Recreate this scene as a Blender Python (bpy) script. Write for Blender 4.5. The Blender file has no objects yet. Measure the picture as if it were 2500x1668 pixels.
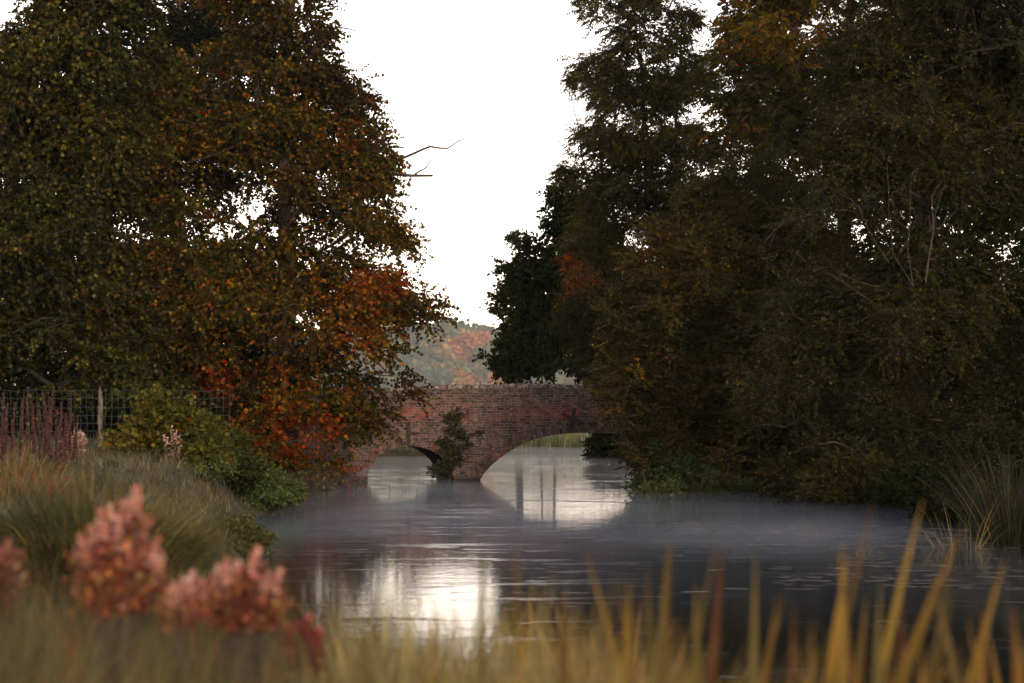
import bpy, math, random
import numpy as np
from mathutils import Vector, noise

# ------------------------------------------------------------------ camera, sky, sun, exposure
SC = bpy.context.scene
COL = SC.collection
F = 85.0 / 36.0 * 2500          # focal length in photo pixels
EYE = 1.9                       # eye height over the water
CX, HY = 1250.0, 1013.0         # principal column and horizon row in the photo

cam = bpy.data.objects.new('camera', bpy.data.cameras.new('camera'))
COL.objects.link(cam)
cam.location = (0, 0, EYE)
cam.rotation_euler = (math.radians(90), 0, 0)
cam.data.lens = 85
cam.data.sensor_width = 36
cam.data.shift_y = (HY - 834) / 2500
cam.data.clip_start = 0.1
cam.data.clip_end = 6000
cam.data.dof.use_dof = True
cam.data.dof.focus_distance = 66
cam.data.dof.aperture_fstop = 3.4
SC.camera = cam

SUN_EL, SUN_AZ = 12.0, 165.0     # the low veiled sun stands behind the camera
world = bpy.data.worlds.new('World')
SC.world = world
world.use_nodes = True
wn = world.node_tree
wn.nodes.clear()
sky = wn.nodes.new('ShaderNodeTexSky')
sky.sky_type = 'NISHITA'
sky.sun_disc = False
sky.sun_elevation = math.radians(SUN_EL)
sky.sun_rotation = math.radians(SUN_AZ)
sky.air_density = 1.0
sky.dust_density = 0.15
sky.ozone_density = 1.0
hsv = wn.nodes.new('ShaderNodeHueSaturation')
hsv.inputs['Saturation'].default_value = 0.40
bg = wn.nodes.new('ShaderNodeBackground')
bg.inputs['Strength'].default_value = 0.11
wo = wn.nodes.new('ShaderNodeOutputWorld')
wn.links.new(sky.outputs[0], hsv.inputs['Color'])
tint = wn.nodes.new('ShaderNodeMix'); tint.data_type = 'RGBA'; tint.blend_type = 'MULTIPLY'
tint.inputs[0].default_value = 1.0
tint.inputs[7].default_value = (1.0, 0.81, 0.735, 1)
wn.links.new(hsv.outputs[0], tint.inputs[6])
wn.links.new(tint.outputs[2], bg.inputs[0])
wn.links.new(bg.outputs[0], wo.inputs[0])

sun = bpy.data.objects.new('sun', bpy.data.lights.new('sun', 'SUN'))
COL.objects.link(sun)
sun.data.energy = 0.75
sun.data.angle = math.radians(14)
sun.data.color = (1.0, 0.76, 0.52)
el, az = math.radians(SUN_EL), math.radians(SUN_AZ)
sdir = Vector((math.sin(az) * math.cos(el), math.cos(az) * math.cos(el), math.sin(el)))
sun.rotation_euler = sdir.to_track_quat('Z', 'Y').to_euler()

SC.view_settings.view_transform = 'Standard'
SC.view_settings.look = 'None'
SC.view_settings.exposure = 1.95
SC.view_settings.gamma = 1.0
SC.view_settings.use_curve_mapping = False
cy = SC.cycles
cy.max_bounces = 6
cy.diffuse_bounces = 3
cy.glossy_bounces = 3
cy.transmission_bounces = 3
cy.transparent_max_bounces = 12
cy.volume_bounces = 1
cy.sample_clamp_indirect = 4.0
cy.caustics_reflective = False
cy.caustics_refractive = False
cy.use_denoising = True
cy.use_adaptive_sampling = True
cy.adaptive_threshold = 0.02
SC.render.engine = 'CYCLES'

R = np.random.default_rng(7)
random.seed(7)


# ------------------------------------------------------------------ helpers
def at(px, py, Y):
    """World point that stands Y metres ahead, in the direction of a photo pixel."""
    return np.array([(px - CX) / F * Y, Y, EYE - (py - HY) / F * Y])


def tag(o, label=None, cat=None, group=None, kind=None):
    if label: o['label'] = label
    if cat: o['category'] = cat
    if group: o['group'] = group
    if kind: o['kind'] = kind
    return o


def link(name, data, parent=None, mat=None):
    o = bpy.data.objects.new(name, data)
    COL.objects.link(o)
    if parent is not None: o.parent = parent
    if mat is not None: data.materials.append(mat)
    return o


def empty(name, loc=(0, 0, 0)):
    o = bpy.data.objects.new(name, None)
    o.empty_display_size = 0.2
    o.location = loc
    COL.objects.link(o)
    return o


def place(o, root):
    """World-space geometry under an Empty that stands at the thing's base."""
    o.parent = root
    o.matrix_parent_inverse.identity()
    o.data.transform(__import__('mathutils').Matrix.Translation(-Vector(root.location)))
    return o


def mesh_np(name, V, faces, cols=None, smooth=False):
    """faces: int array (M, k) or a list of such arrays."""
    if not isinstance(faces, (list, tuple)): faces = [faces]
    faces = [f for f in faces if len(f)]
    me = bpy.data.meshes.new(name)
    V = np.asarray(V, dtype=np.float32)
    me.vertices.add(len(V))
    me.vertices.foreach_set('co', V.ravel())
    tot = sum(f.size for f in faces)
    npoly = sum(len(f) for f in faces)
    me.loops.add(tot)
    me.loops.foreach_set('vertex_index', np.concatenate([f.ravel() for f in faces]).astype(np.int32))
    me.polygons.add(npoly)
    starts, s = [], 0
    for f in faces:
        k = f.shape[1]
        starts.append(s + np.arange(len(f)) * k)
        s += f.size
    me.polygons.foreach_set('loop_start', np.concatenate(starts).astype(np.int32))
    if smooth:
        me.polygons.foreach_set('use_smooth', np.ones(npoly, dtype=bool))
    if cols is not None:
        a = me.color_attributes.new(name='Col', type='FLOAT_COLOR', domain='POINT')
        c = np.ones((len(V), 4), dtype=np.float32)
        c[:, :3] = cols
        a.data.foreach_set('color', c.ravel())
    me.update(calc_edges=True)
    return me


class MB:
    """Collects simple shapes into one mesh."""
    def __init__(s): s.v, s.f = [], []
    def add(s, vs, fs):
        b = len(s.v)
        s.v += [tuple(v) for v in vs]
        s.f += [tuple(b + i for i in f) for f in fs]
    def box(s, c, size, M=None):
        c = np.array(c, float); h = np.array(size, float) / 2
        P = [c + h * np.array(k) for k in ((-1,-1,-1),(1,-1,-1),(1,1,-1),(-1,1,-1),(-1,-1,1),(1,-1,1),(1,1,1),(-1,1,1))]
        if M is not None: P = [M(p) for p in P]
        s.add(P, ((0,3,2,1),(4,5,6,7),(0,1,5,4),(1,2,6,5),(2,3,7,6),(3,0,4,7)))
    def hexa(s, P):
        s.add(P, ((0,3,2,1),(4,5,6,7),(0,1,5,4),(1,2,6,5),(2,3,7,6),(3,0,4,7)))
    def mesh(s, name):
        me = bpy.data.meshes.new(name)
        me.from_pydata(s.v, [], s.f)
        me.update()
        return me


def tubes(P0, P1, r0, r1, sides=5):
    """Tapered tube segments, arrays of ends and radii -> verts, quads."""
    P0, P1 = np.asarray(P0, float), np.asarray(P1, float)
    n = len(P0)
    r0 = np.broadcast_to(r0, n); r1 = np.broadcast_to(r1, n)
    d = P1 - P0
    d /= np.linalg.norm(d, axis=1, keepdims=True) + 1e-9
    up = np.where(np.abs(d[:, 2:3]) > 0.9, np.array([[1., 0, 0]]), np.array([[0, 0, 1.]]))
    a = np.cross(d, up); a /= np.linalg.norm(a, axis=1, keepdims=True) + 1e-9
    b = np.cross(d, a)
    th = np.arange(sides) * 2 * np.pi / sides
    ring = a[:, None, :] * np.cos(th)[None, :, None] + b[:, None, :] * np.sin(th)[None, :, None]
    V = np.concatenate([P0[:, None] + ring * r0[:, None, None], P1[:, None] + ring * r1[:, None, None]], axis=1)
    i = np.arange(sides); j = (i + 1) % sides
    q = np.stack([i, j, j + sides, i + sides], axis=1)
    Fc = (np.arange(n) * 2 * sides)[:, None, None] + q[None]
    return V.reshape(-1, 3), Fc.reshape(-1, 4)


def polyline_tube(pts, rad, sides=6):
    """One continuous tapered tube through points."""
    P = np.asarray(pts, float); n = len(P)
    T = np.gradient(P, axis=0); T /= np.linalg.norm(T, axis=1, keepdims=True) + 1e-9
    up = np.array([0.3, 1.0, 0.1]); up /= np.linalg.norm(up)
    a = np.cross(T, up); a /= np.linalg.norm(a, axis=1, keepdims=True) + 1e-9
    b = np.cross(T, a)
    th = np.arange(sides) * 2 * np.pi / sides
    V = P[:, None] + (a[:, None] * np.cos(th)[None, :, None] + b[:, None] * np.sin(th)[None, :, None]) * np.asarray(rad)[:, None, None]
    i = np.arange(sides); j = (i + 1) % sides
    q = np.stack([i, j, j + sides, i + sides], axis=1)
    Fc = (np.arange(n - 1) * sides)[:, None, None] + q[None]
    return V.reshape(-1, 3), Fc.reshape(-1, 4)


def join(parts):
    V, Fs, b = [], [], 0
    for v, f in parts:
        V.append(v); Fs.append(f + b); b += len(v)
    return np.concatenate(V), np.concatenate(Fs)


def unit(v): return v / (np.linalg.norm(v, axis=-1, keepdims=True) + 1e-9)


LEAF = {  # outline halves: (across, along); the midrib is folded a little
    'maple': [(0, 0), (.52, .22), (.40, .72), (0, 1.0), (-.40, .72), (-.52, .22)],
    'oval': [(0, 0), (.34, .30), (.28, .72), (0, 1.0), (-.28, .72), (-.34, .30)],
    'round': [(0, 0), (.48, .35), (.38, .80), (0, 1.0), (-.38, .80), (-.48, .35)],
    'narrow': [(0, 0), (.17, .35), (.12, .72), (0, 1.0), (-.12, .72), (-.17, .35)],
}


def leaf_mesh(name, pos, dr, size, cols, shape, rng, fold=0.25, upbias=0.35):
    n = len(pos)
    dr = unit(dr)
    nr = unit(rng.normal(size=(n, 3)) + np.array([0, 0, upbias]))
    sd = unit(np.cross(dr, nr))
    nr = np.cross(sd, dr)
    o = np.array(LEAF[shape])
    V = pos[:, None] + (sd[:, None] * o[None, :, 0:1] + dr[:, None] * o[None, :, 1:2]
                        + nr[:, None] * (fold * np.abs(o[None, :, 0:1]) - 0.12 * o[None, :, 1:2] ** 2)) * size[:, None, None]
    q = np.array([[0, 1, 2, 3], [0, 3, 4, 5]])
    Fc = (np.arange(n) * 6)[:, None, None] + q[None]
    C = np.repeat(cols, 6, axis=0)
    return mesh_np(name, V.reshape(-1, 3), Fc.reshape(-1, 4), C)


def nz(p, s, seed=0.0):
    return np.array([noise.noise(Vector((x[0] * s + seed, x[1] * s - seed, x[2] * s + 3.1 * seed))) for x in p])


def pick(rng, n, pal):
    """pal: list of (weight, colour) -> colours with leaf to leaf variation."""
    w = np.array([p[0] for p in pal], float); w /= w.sum()
    c = np.array([p[1] for p in pal])[rng.choice(len(pal), size=n, p=w)]
    return c * rng.lognormal(0, 0.28, size=(n, 1)) * rng.uniform(.88, 1.12, size=(n, 3))


# ------------------------------------------------------------------ materials
def new_mat(name):
    m = bpy.data.materials.new(name)
    m.use_nodes = True
    nt = m.node_tree
    nt.nodes.clear()
    out = nt.nodes.new('ShaderNodeOutputMaterial')
    return m, nt, out


def foliage_mat(name, trans=0.38, gloss=0.009, rough=0.5):
    m, nt, out = new_mat(name)
    N, L = nt.nodes, nt.links
    a = N.new('ShaderNodeAttribute'); a.attribute_name = 'Col'
    d = N.new('ShaderNodeBsdfDiffuse'); t = N.new('ShaderNodeBsdfTranslucent')
    g = N.new('ShaderNodeBsdfGlossy'); g.inputs['Roughness'].default_value = rough
    g.inputs['Color'].default_value = (.8, .8, .8, 1)
    L.new(a.outputs['Color'], d.inputs['Color'])
    gm = N.new('ShaderNodeGamma'); gm.inputs['Gamma'].default_value = 0.85
    L.new(a.outputs['Color'], gm.inputs['Color']); L.new(gm.outputs[0], t.inputs['Color'])
    m1 = N.new('ShaderNodeMixShader'); m1.inputs[0].default_value = trans
    m2 = N.new('ShaderNodeMixShader'); m2.inputs[0].default_value = gloss
    L.new(d.outputs[0], m1.inputs[1]); L.new(t.outputs[0], m1.inputs[2])
    L.new(m1.outputs[0], m2.inputs[1]); L.new(g.outputs[0], m2.inputs[2])
    L.new(m2.outputs[0], out.inputs[0])
    return m


def plain_mat(name, c1, c2, scale=8.0, rough=0.8, bump=0.3, stretch=(1, 1, 1), detail=6):
    m, nt, out = new_mat(name)
    N, L = nt.nodes, nt.links
    tc = N.new('ShaderNodeTexCoord'); mp = N.new('ShaderNodeMapping'); mp.inputs['Scale'].default_value = stretch
    n = N.new('ShaderNodeTexNoise'); n.inputs['Scale'].default_value = scale; n.inputs['Detail'].default_value = detail
    cr = N.new('ShaderNodeValToRGB')
    cr.color_ramp.elements[0].color = (*c1, 1); cr.color_ramp.elements[0].position = .35
    cr.color_ramp.elements[1].color = (*c2, 1); cr.color_ramp.elements[1].position = .68
    p = N.new('ShaderNodeBsdfPrincipled'); p.inputs['Roughness'].default_value = rough
    p.inputs['Specular IOR Level'].default_value = 0.25
    b = N.new('ShaderNodeBump'); b.inputs['Strength'].default_value = bump; b.inputs['Distance'].default_value = 0.03
    L.new(tc.outputs['Object'], mp.inputs[0]); L.new(mp.outputs[0], n.inputs['Vector'])
    L.new(n.outputs['Fac'], cr.inputs[0]); L.new(cr.outputs[0], p.inputs['Base Color'])
    L.new(n.outputs['Fac'], b.inputs['Height']); L.new(b.outputs[0], p.inputs['Normal'])
    L.new(p.outputs[0], out.inputs[0])
    return m


M_LEAF = foliage_mat('leaves')
M_DARKLEAF = foliage_mat('dark_leaves', trans=0.2, gloss=0.006)
M_GRASS = foliage_mat('grass_blades', trans=0.45, gloss=0.015)
M_BARK = plain_mat('bark', (.022, .017, .014), (.06, .048, .038), 12, stretch=(1, 1, .25))
M_PALEBARK = plain_mat('weathered_bark', (.05, .045, .04), (.13, .115, .10), 14, stretch=(1, 1, .3))
M_TWIG = plain_mat('bare_twig_bark', (.03, .022, .018), (.06, .045, .038), 14)
M_IRON = plain_mat('rusted_iron', (.014, .011, .011), (.04, .026, .022), 20, rough=.7)
M_WIRE = plain_mat('green_coated_wire', (.015, .035, .030), (.035, .06, .05), 30, rough=.5, bump=0)
M_POST = plain_mat('lichened_post_wood', (.035, .022, .018), (.14, .12, .10), 16, stretch=(1, 1, .5))
M_ROAD = plain_mat('road_gravel', (.10, .09, .075), (.18, .16, .14), 12)


def brick_mat(name, radial=False):
    """Weathered red brick: courses, dark soot, bright red patches, white and grey lichen."""
    m, nt, out = new_mat(name)
    N, L = nt.nodes, nt.links
    tc = N.new('ShaderNodeTexCoord')
    vec = tc.outputs['Object']
    def nse(scale, detail=5, rough=.6, dist=0.0):
        n = N.new('ShaderNodeTexNoise'); n.inputs['Scale'].default_value = scale
        n.inputs['Detail'].default_value = detail; n.inputs['Roughness'].default_value = rough
        n.inputs['Distortion'].default_value = dist
        L.new(vec, n.inputs['Vector']); return n.outputs['Fac']
    def ramp(src, a, b, ca=(0, 0, 0), cb=(1, 1, 1)):
        r = N.new('ShaderNodeValToRGB')
        r.color_ramp.elements[0].position = a; r.color_ramp.elements[1].position = b
        r.color_ramp.elements[0].color = (*ca, 1); r.color_ramp.elements[1].color = (*cb, 1)
        L.new(src, r.inputs[0]); return r.outputs[0]
    def mix(f, a, b):
        x = N.new('ShaderNodeMix'); x.data_type = 'RGBA'
        if isinstance(f, float): x.inputs[0].default_value = f
        else: L.new(f, x.inputs[0])
        for s, v in ((x.inputs[6], a), (x.inputs[7], b)):
            if isinstance(v, tuple): s.default_value = (*v, 1)
            else: L.new(v, s)
        return x.outputs[2]
    def math2(op, a, b):
        x = N.new('ShaderNodeMath'); x.operation = op; x.use_clamp = True
        for s, v in ((x.inputs[0], a), (x.inputs[1], b)):
            if isinstance(v, float): s.default_value = v
            else: L.new(v, s)
        return x.outputs[0]
    sep = N.new('ShaderNodeSeparateXYZ'); L.new(vec, sep.inputs[0])
    if not radial:
        cmb = N.new('ShaderNodeCombineXYZ')
        sm = N.new('ShaderNodeMath'); sm.operation = 'ADD'
        L.new(sep.outputs['X'], sm.inputs[0]); L.new(sep.outputs['Y'], sm.inputs[1])
        L.new(sm.outputs[0], cmb.inputs['X'])
        # courses wander a little, as old walls do
        w = N.new('ShaderNodeMath'); w.operation = 'MULTIPLY_ADD'
        L.new(nse(.8, 2), w.inputs[0]); w.inputs[1].default_value = 0.12
        L.new(sep.outputs['Z'], w.inputs[2]); L.new(w.outputs[0], cmb.inputs['Y'])
        bk = N.new('ShaderNodeTexBrick')
        bk.offset = 0.5; bk.inputs['Scale'].default_value = 1.0
        bk.inputs['Brick Width'].default_value = 0.225; bk.inputs['Row Height'].default_value = 0.077
        bk.inputs['Mortar Size'].default_value = 0.008; bk.inputs['Mortar Smooth'].default_value = 0.3
        bk.inputs['Bias'].default_value = 0.0
        bk.inputs['Color1'].default_value = (0, 0, 0, 1); bk.inputs['Color2'].default_value = (1, 1, 1, 1)
        bk.inputs['Mortar'].default_value = (.5, .5, .5, 1)
        L.new(cmb.outputs[0], bk.inputs['Vector'])
        tone, mortar = bk.outputs['Color'], bk.outputs['Fac']
        tw = N.new('ShaderNodeRGBToBW'); L.new(tone, tw.inputs[0]); tone = tw.outputs[0]
    else:
        g = N.new('ShaderNodeNewGeometry'); tone = g.outputs['Random Per Island']
        mortar = None
    # each brick: dark purple-brown to bright red
    old = ramp(tone, .15, .85, (.026, .017, .017), (.105, .054, .044))
    red = ramp(tone, .0, .9, (.11, .030, .027), (.26, .055, .045))
    # red band of newer work below the parapet, fading along the wall
    band = N.new('ShaderNodeMapRange'); band.interpolation_type = 'SMOOTHSTEP'
    ab = N.new('ShaderNodeMath'); ab.operation = 'SUBTRACT'; L.new(sep.outputs['Z'], ab.inputs[0])
    ab.inputs[1].default_value = 1.98 if not radial else 0.75
    ab2 = N.new('ShaderNodeMath'); ab2.operation = 'ABSOLUTE'; L.new(ab.outputs[0], ab2.inputs[0])
    L.new(ab2.outputs[0], band.inputs['Value'])
    band.inputs['From Min'].default_value = .55; band.inputs['From Max'].default_value = .0
    patch = ramp(nse(1.3, 3, .55), .42, .60)
    redm = math2('MULTIPLY', patch, band.outputs[0])
    gate = math2('MULTIPLY', redm, ramp(math2('ADD', tone, nse(3.1, 2)), .55, .8))
    col = mix(gate, old, red)
    if mortar is not None:
        col = mix(ramp(mortar, .3, .9), col, (.14, .12, .105))
    # pale bloom and lichen, most of it on the coping and the haunch; fine spots and larger crusts
    crust = math2('MULTIPLY', ramp(nse(8, 6, .85, .8), .48, .56), ramp(nse(.9, 3), .34, .52))
    col = mix(math2('MULTIPLY', crust, .50), col, (.26, .22, .195))
    spots = ramp(nse(19, 5, .85), .56, .62)
    sp2 = math2('MULTIPLY', spots, ramp(nse(1.3, 3, .6), .34, .50))
    col = mix(math2('MULTIPLY', sp2, .60), col, (.44, .40, .36))
    # soot and damp
    dark = ramp(nse(2.6, 6, .75), .46, .60)
    col = mix(math2('MULTIPLY', dark, .50), col, (.022, .018, .018))
    damp = N.new('ShaderNodeMapRange'); L.new(sep.outputs['Z'], damp.inputs['Value'])
    damp.inputs['From Min'].default_value = .16; damp.inputs['From Max'].default_value = .02
    col = mix(math2('MULTIPLY', damp.outputs[0], .85), col, (.012, .012, .011))
    p = N.new('ShaderNodeBsdfPrincipled'); p.inputs['Roughness'].default_value = .88
    p.inputs['Specular IOR Level'].default_value = .15
    L.new(col, p.inputs['Base Color'])
    b = N.new('ShaderNodeBump'); b.inputs['Strength'].default_value = .8; b.inputs['Distance'].default_value = .012
    h = nse(22, 5, .7)
    if mortar is not None: h = math2('SUBTRACT', h, math2('MULTIPLY', mortar, .6))
    L.new(h, b.inputs['Height']); L.new(b.outputs[0], p.inputs['Normal'])
    L.new(p.outputs[0], out.inputs[0])
    return m


M_BRICK = brick_mat('weathered_brick')
M_RING = brick_mat('arch_ring_brick', radial=True)
def coping_mat():
    m, nt, out = new_mat('coping_brick')
    N, L = nt.nodes, nt.links
    tc = N.new('ShaderNodeTexCoord'); g = N.new('ShaderNodeNewGeometry')
    r = N.new('ShaderNodeValToRGB'); r.color_ramp.elements[0].color = (.05, .034, .031, 1); r.color_ramp.elements[1].color = (.15, .10, .085, 1)
    L.new(g.outputs['Random Per Island'], r.inputs[0])
    n = N.new('ShaderNodeTexNoise'); n.inputs['Scale'].default_value = 13; n.inputs['Detail'].default_value = 6; n.inputs['Roughness'].default_value = .75
    L.new(tc.outputs['Object'], n.inputs['Vector'])
    r2 = N.new('ShaderNodeValToRGB'); r2.color_ramp.elements[0].position = .50; r2.color_ramp.elements[1].position = .62
    L.new(n.outputs['Fac'], r2.inputs[0])
    mx = N.new('ShaderNodeMix'); mx.data_type = 'RGBA'
    L.new(r2.outputs[0], mx.inputs[0]); L.new(r.outputs[0], mx.inputs[6]); mx.inputs[7].default_value = (.42, .40, .36, 1)
    p = N.new('ShaderNodeBsdfPrincipled'); p.inputs['Roughness'].default_value = .9; p.inputs['Specular IOR Level'].default_value = .15
    b = N.new('ShaderNodeBump'); b.inputs['Distance'].default_value = .01
    L.new(n.outputs['Fac'], b.inputs['Height']); L.new(b.outputs[0], p.inputs['Normal'])
    L.new(mx.outputs[2], p.inputs['Base Color']); L.new(p.outputs[0], out.inputs[0])
    return m
M_COPING = coping_mat()


def water_mat():
    m, nt, out = new_mat('river_water')
    N, L = nt.nodes, nt.links
    tc = N.new('ShaderNodeTexCoord')
    def n(scale, st, detail=3, rough=.5, dist=0.0):
        mp = N.new('ShaderNodeMapping'); mp.inputs['Scale'].default_value = st
        x = N.new('ShaderNodeTexNoise'); x.inputs['Scale'].default_value = scale; x.inputs['Detail'].default_value = detail
        x.inputs['Roughness'].default_value = rough; x.inputs['Distortion'].default_value = dist
        L.new(tc.outputs['Object'], mp.inputs[0]); L.new(mp.outputs[0], x.inputs['Vector']); return x.outputs['Fac']
    def mul(a, b, op='MULTIPLY'):
        x = N.new('ShaderNodeMath'); x.operation = op
        for s, v in ((x.inputs[0], a), (x.inputs[1], b)):
            if isinstance(v, float): s.default_value = v
            else: L.new(v, s)
        return x.outputs[0]
    def ramp(src, a, b):
        r = N.new('ShaderNodeMapRange'); r.interpolation_type = 'SMOOTHSTEP'; L.new(src, r.inputs['Value'])
        r.inputs['From Min'].default_value = a; r.inputs['From Max'].default_value = b; return r.outputs[0]
    fine = mul(n(9, (1, .8, 1), 3), 0.0016)
    mid = mul(n(2.2, (.8, 1.2, 1), 3), 0.0014)
    swell = mul(n(.35, (.6, 1.3, 1), 2), 0.0022)
    # rougher streaks of moving water, lying across the stream
    streak = ramp(n(1.3, (.4, 1.2, 1), 4, .65, .8), .57, .66)
    sl = mul(n(14, (.7, 1.3, 1), 3, .65), 0.0035)
    rough = mul(streak, sl)
    h = mul(mul(mul(fine, mid, 'ADD'), swell, 'ADD'), rough, 'ADD')
    b = N.new('ShaderNodeBump'); b.inputs['Strength'].default_value = 1.0; b.inputs['Distance'].default_value = 1.0
    L.new(h, b.inputs['Height'])
    p = N.new('ShaderNodeBsdfPrincipled')
    p.inputs['Base Color'].default_value = (.010, .014, .018, 1)
    p.inputs['Roughness'].default_value = .03
    p.inputs['IOR'].default_value = 1.7
    L.new(b.outputs[0], p.inputs['Normal'])
    L.new(p.outputs[0], out.inputs[0])
    return m
M_WATER = water_mat()


def volume_mat(name, density, col, aniso=0.2):
    m, nt, out = new_mat(name)
    v = nt.nodes.new('ShaderNodeVolumePrincipled')
    v.inputs['Color'].default_value = (*col, 1)
    v.inputs['Density'].default_value = density
    v.inputs['Anisotropy'].default_value = aniso
    nt.links.new(v.outputs[0], out.inputs['Volume'])
    return m


# ------------------------------------------------------------------ ground, river, hill
LB = [(6, -.8), (12, -1.2), (20, -2.2), (29, -3.2), (36, -4.3), (39, -4.6), (43, -4.9), (47, -4.75), (49, -4.7), (51, -5.0), (56, -6.0), (63, -6.6),
      (68, -6.5), (73, -6.6), (77, -8), (86, -13), (95, -15), (96.5, -15), (97.5, -2.4), (106, -2.0), (118, -1.5), (123, 2.0), (200, 2)]
RB = [(6, 8.0), (20, 8.2), (29, 8.2), (36, 8.8), (42, 9.6), (47, 9.0), (50, 8.0), (54, 6.6), (58, 5.2), (64, 4.6), (69, 5.6), (74, 6.2), (84, 5.2), (92, 4.2),
      (96, 3.8), (104, 3.5), (116, 3.2), (122, 2.2), (200, 2)]
LBy, LBx = np.array([p[0] for p in LB], float), np.array([p[1] for p in LB], float)
RBy, RBx = np.array([p[0] for p in RB], float), np.array([p[1] for p in RB], float)


def shore(x, y):
    """Rough distance to the water's edge, positive on land."""
    l = np.interp(y, LBy, LBx) - x
    r = x - np.interp(y, RBy, RBx)
    near = 9.2 - y + 0.25 * np.sin(x * 1.3)
    far = np.where(y > 121, (y - 121.5), -9)
    return np.maximum.reduce([l, r, near, far])


def sstep(t): t = np.clip(t, 0, 1); return t * t * (3 - 2 * t)


def ground_h(x, y):
    x, y = np.asarray(x, float), np.asarray(y, float)
    d = shore(x, y)
    left = np.where(y < 110, (x < 0) * 1.0, 0.0)
    top = np.where(left > 0, np.interp(y, [0, 9, 14, 30, 41, 60, 75, 95, 110], [.78, .80, .86, 1.0, 1.15, 1.2, 1.2, .5, .4]),
                   np.interp(y, [0, 9, 30, 60, 75, 95], [.42, .40, .6, .8, .9, .4]))
    s = sstep((np.abs(x) - 0.0) / 2.5)
    top = np.where(y < 12, .60 + (top - .60) * s, top)
    w = np.where((left > 0) & (y > 28), np.interp(y, [28, 40, 44, 46.5, 52, 56], [.7, .5, .6, 2.2, 2.2, 1.0]), np.where((left > 0) & (y > 9), .55, 1.4))
    land = top * (1 - np.exp(-np.maximum(d, 0) / w)) + 0.02
    h = np.where(d > 0, land, np.maximum(d * .5, -.7))
    h = h + np.where(d > .2, .05 * np.sin(x * 1.7 + y * .6) * np.sin(y * .9 - x * .5) + .03 * np.sin(3.1 * x) * np.sin(2.7 * y), 0)
    # the far hillside
    hill = 12.5 * sstep((y - 300) / 200) * sstep((75 - x) / 40) * (1 - .55 * sstep((-x - 28) / 30)) * (1 - .22 * sstep((x - 2) / 8)) + 4.0 * sstep((y - 560) / 400)
    return h + hill


def axis(segs):
    o = []
    for a, b, s in segs: o += list(np.arange(a, b, s))
    return np.array(o + [segs[-1][1]])

gx = axis([(-1500, -300, 150), (-300, -60, 20), (-60, -16, 4), (-16, 14, .35), (14, 60, 4), (60, 300, 20), (300, 1500, 150)])
gy = axis([(-60, -4, 8), (-4, 14, .5), (14, 130, .5), (130, 300, 10), (300, 620, 16), (620, 2600, 180)])
X, Y = np.meshgrid(gx, gy)
Z = ground_h(X, Y)
nx, ny = len(gx), len(gy)
idx = np.arange(nx * ny).reshape(ny, nx)
q = np.stack([idx[:-1, :-1], idx[:-1, 1:], idx[1:, 1:], idx[1:, :-1]], axis=-1).reshape(-1, 4)
M_GROUND = plain_mat('earth_and_turf', (.030, .026, .016), (.075, .068, .032), 3.0, rough=.95, bump=.6)
ground = link('ground', mesh_np('ground', np.stack([X, Y, Z], -1).reshape(-1, 3), q, smooth=True), mat=M_GROUND)
tag(ground, kind='structure')
ww = mesh_np('river', [(-24, 6, 0), (12, 6, 0), (12, 130, 0), (-24, 130, 0)], np.array([[0, 1, 2, 3]]))
river = link('river', ww, mat=M_WATER)
tag(river, kind='structure')

# ------------------------------------------------------------------ bridge
ANG = math.radians(9)
BD = np.array([math.cos(ANG), math.sin(ANG), 0]); BN = np.array([-math.sin(ANG), math.cos(ANG), 0])
B0 = np.array([0, 70.0, 0])
bridge = empty('brick_bridge', (0, 70, 0))
bridge.rotation_euler = (0, 0, ANG)
tag(bridge, 'old weathered red brick bridge with two arches over the misty river', 'bridge')


def face(px, py):
    """Where the line through a photo pixel meets the bridge's face: u along it, z up."""
    dx, dz = (px - CX) / F, -(py - HY) / F
    t = (B0 @ BN) / (np.array([dx, 1, 0]) @ BN)
    p = np.array([dx * t, t, EYE + dz * t])
    return (p - B0) @ BD, p[2]

BIG = [face(*p) for p in ((1172, 1173), (1180, 1158), (1197, 1139), (1221, 1118), (1249, 1099), (1279, 1083), (1308, 1072), (1336, 1065), (1365, 1060.5), (1394, 1058), (1440, 1056.5))]
uc = BIG[-1][0]
BIG += [(2 * uc - u, z) for u, z in BIG[-2::-1]]
SML = [face(*p) for p in ((898, 1200), (898, 1158), (903, 1144), (911, 1129), (925, 1114), (942, 1102), (964, 1092.5), (997, 1088.5), (1025, 1091.5), (1051, 1099), (1074, 1113), (1092, 1131), (1104, 1152), (1109, 1172), (1109.5, 1200))]
BIG = np.array(BIG); SML = np.array(SML)
TH = 0.36          # wall thickness
WID = 3.9          # across the bridge
U0, U1 = -11.0, 15.0


def ctop(u): return 2.80 - 0.0065 * (u - .6) ** 2 + 0.008 * math.sin(u * 2.3)


def soffit(u):
    if BIG[0, 0] < u < BIG[-1, 0]: return float(np.interp(u, BIG[:, 0], BIG[:, 1]))
    if SML[0, 0] < u < SML[-1, 0]:
        return float(np.interp(u, np.maximum.accumulate(SML[:, 0] + np.arange(len(SML)) * 1e-5), SML[:, 1]))
    return -0.9

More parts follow.
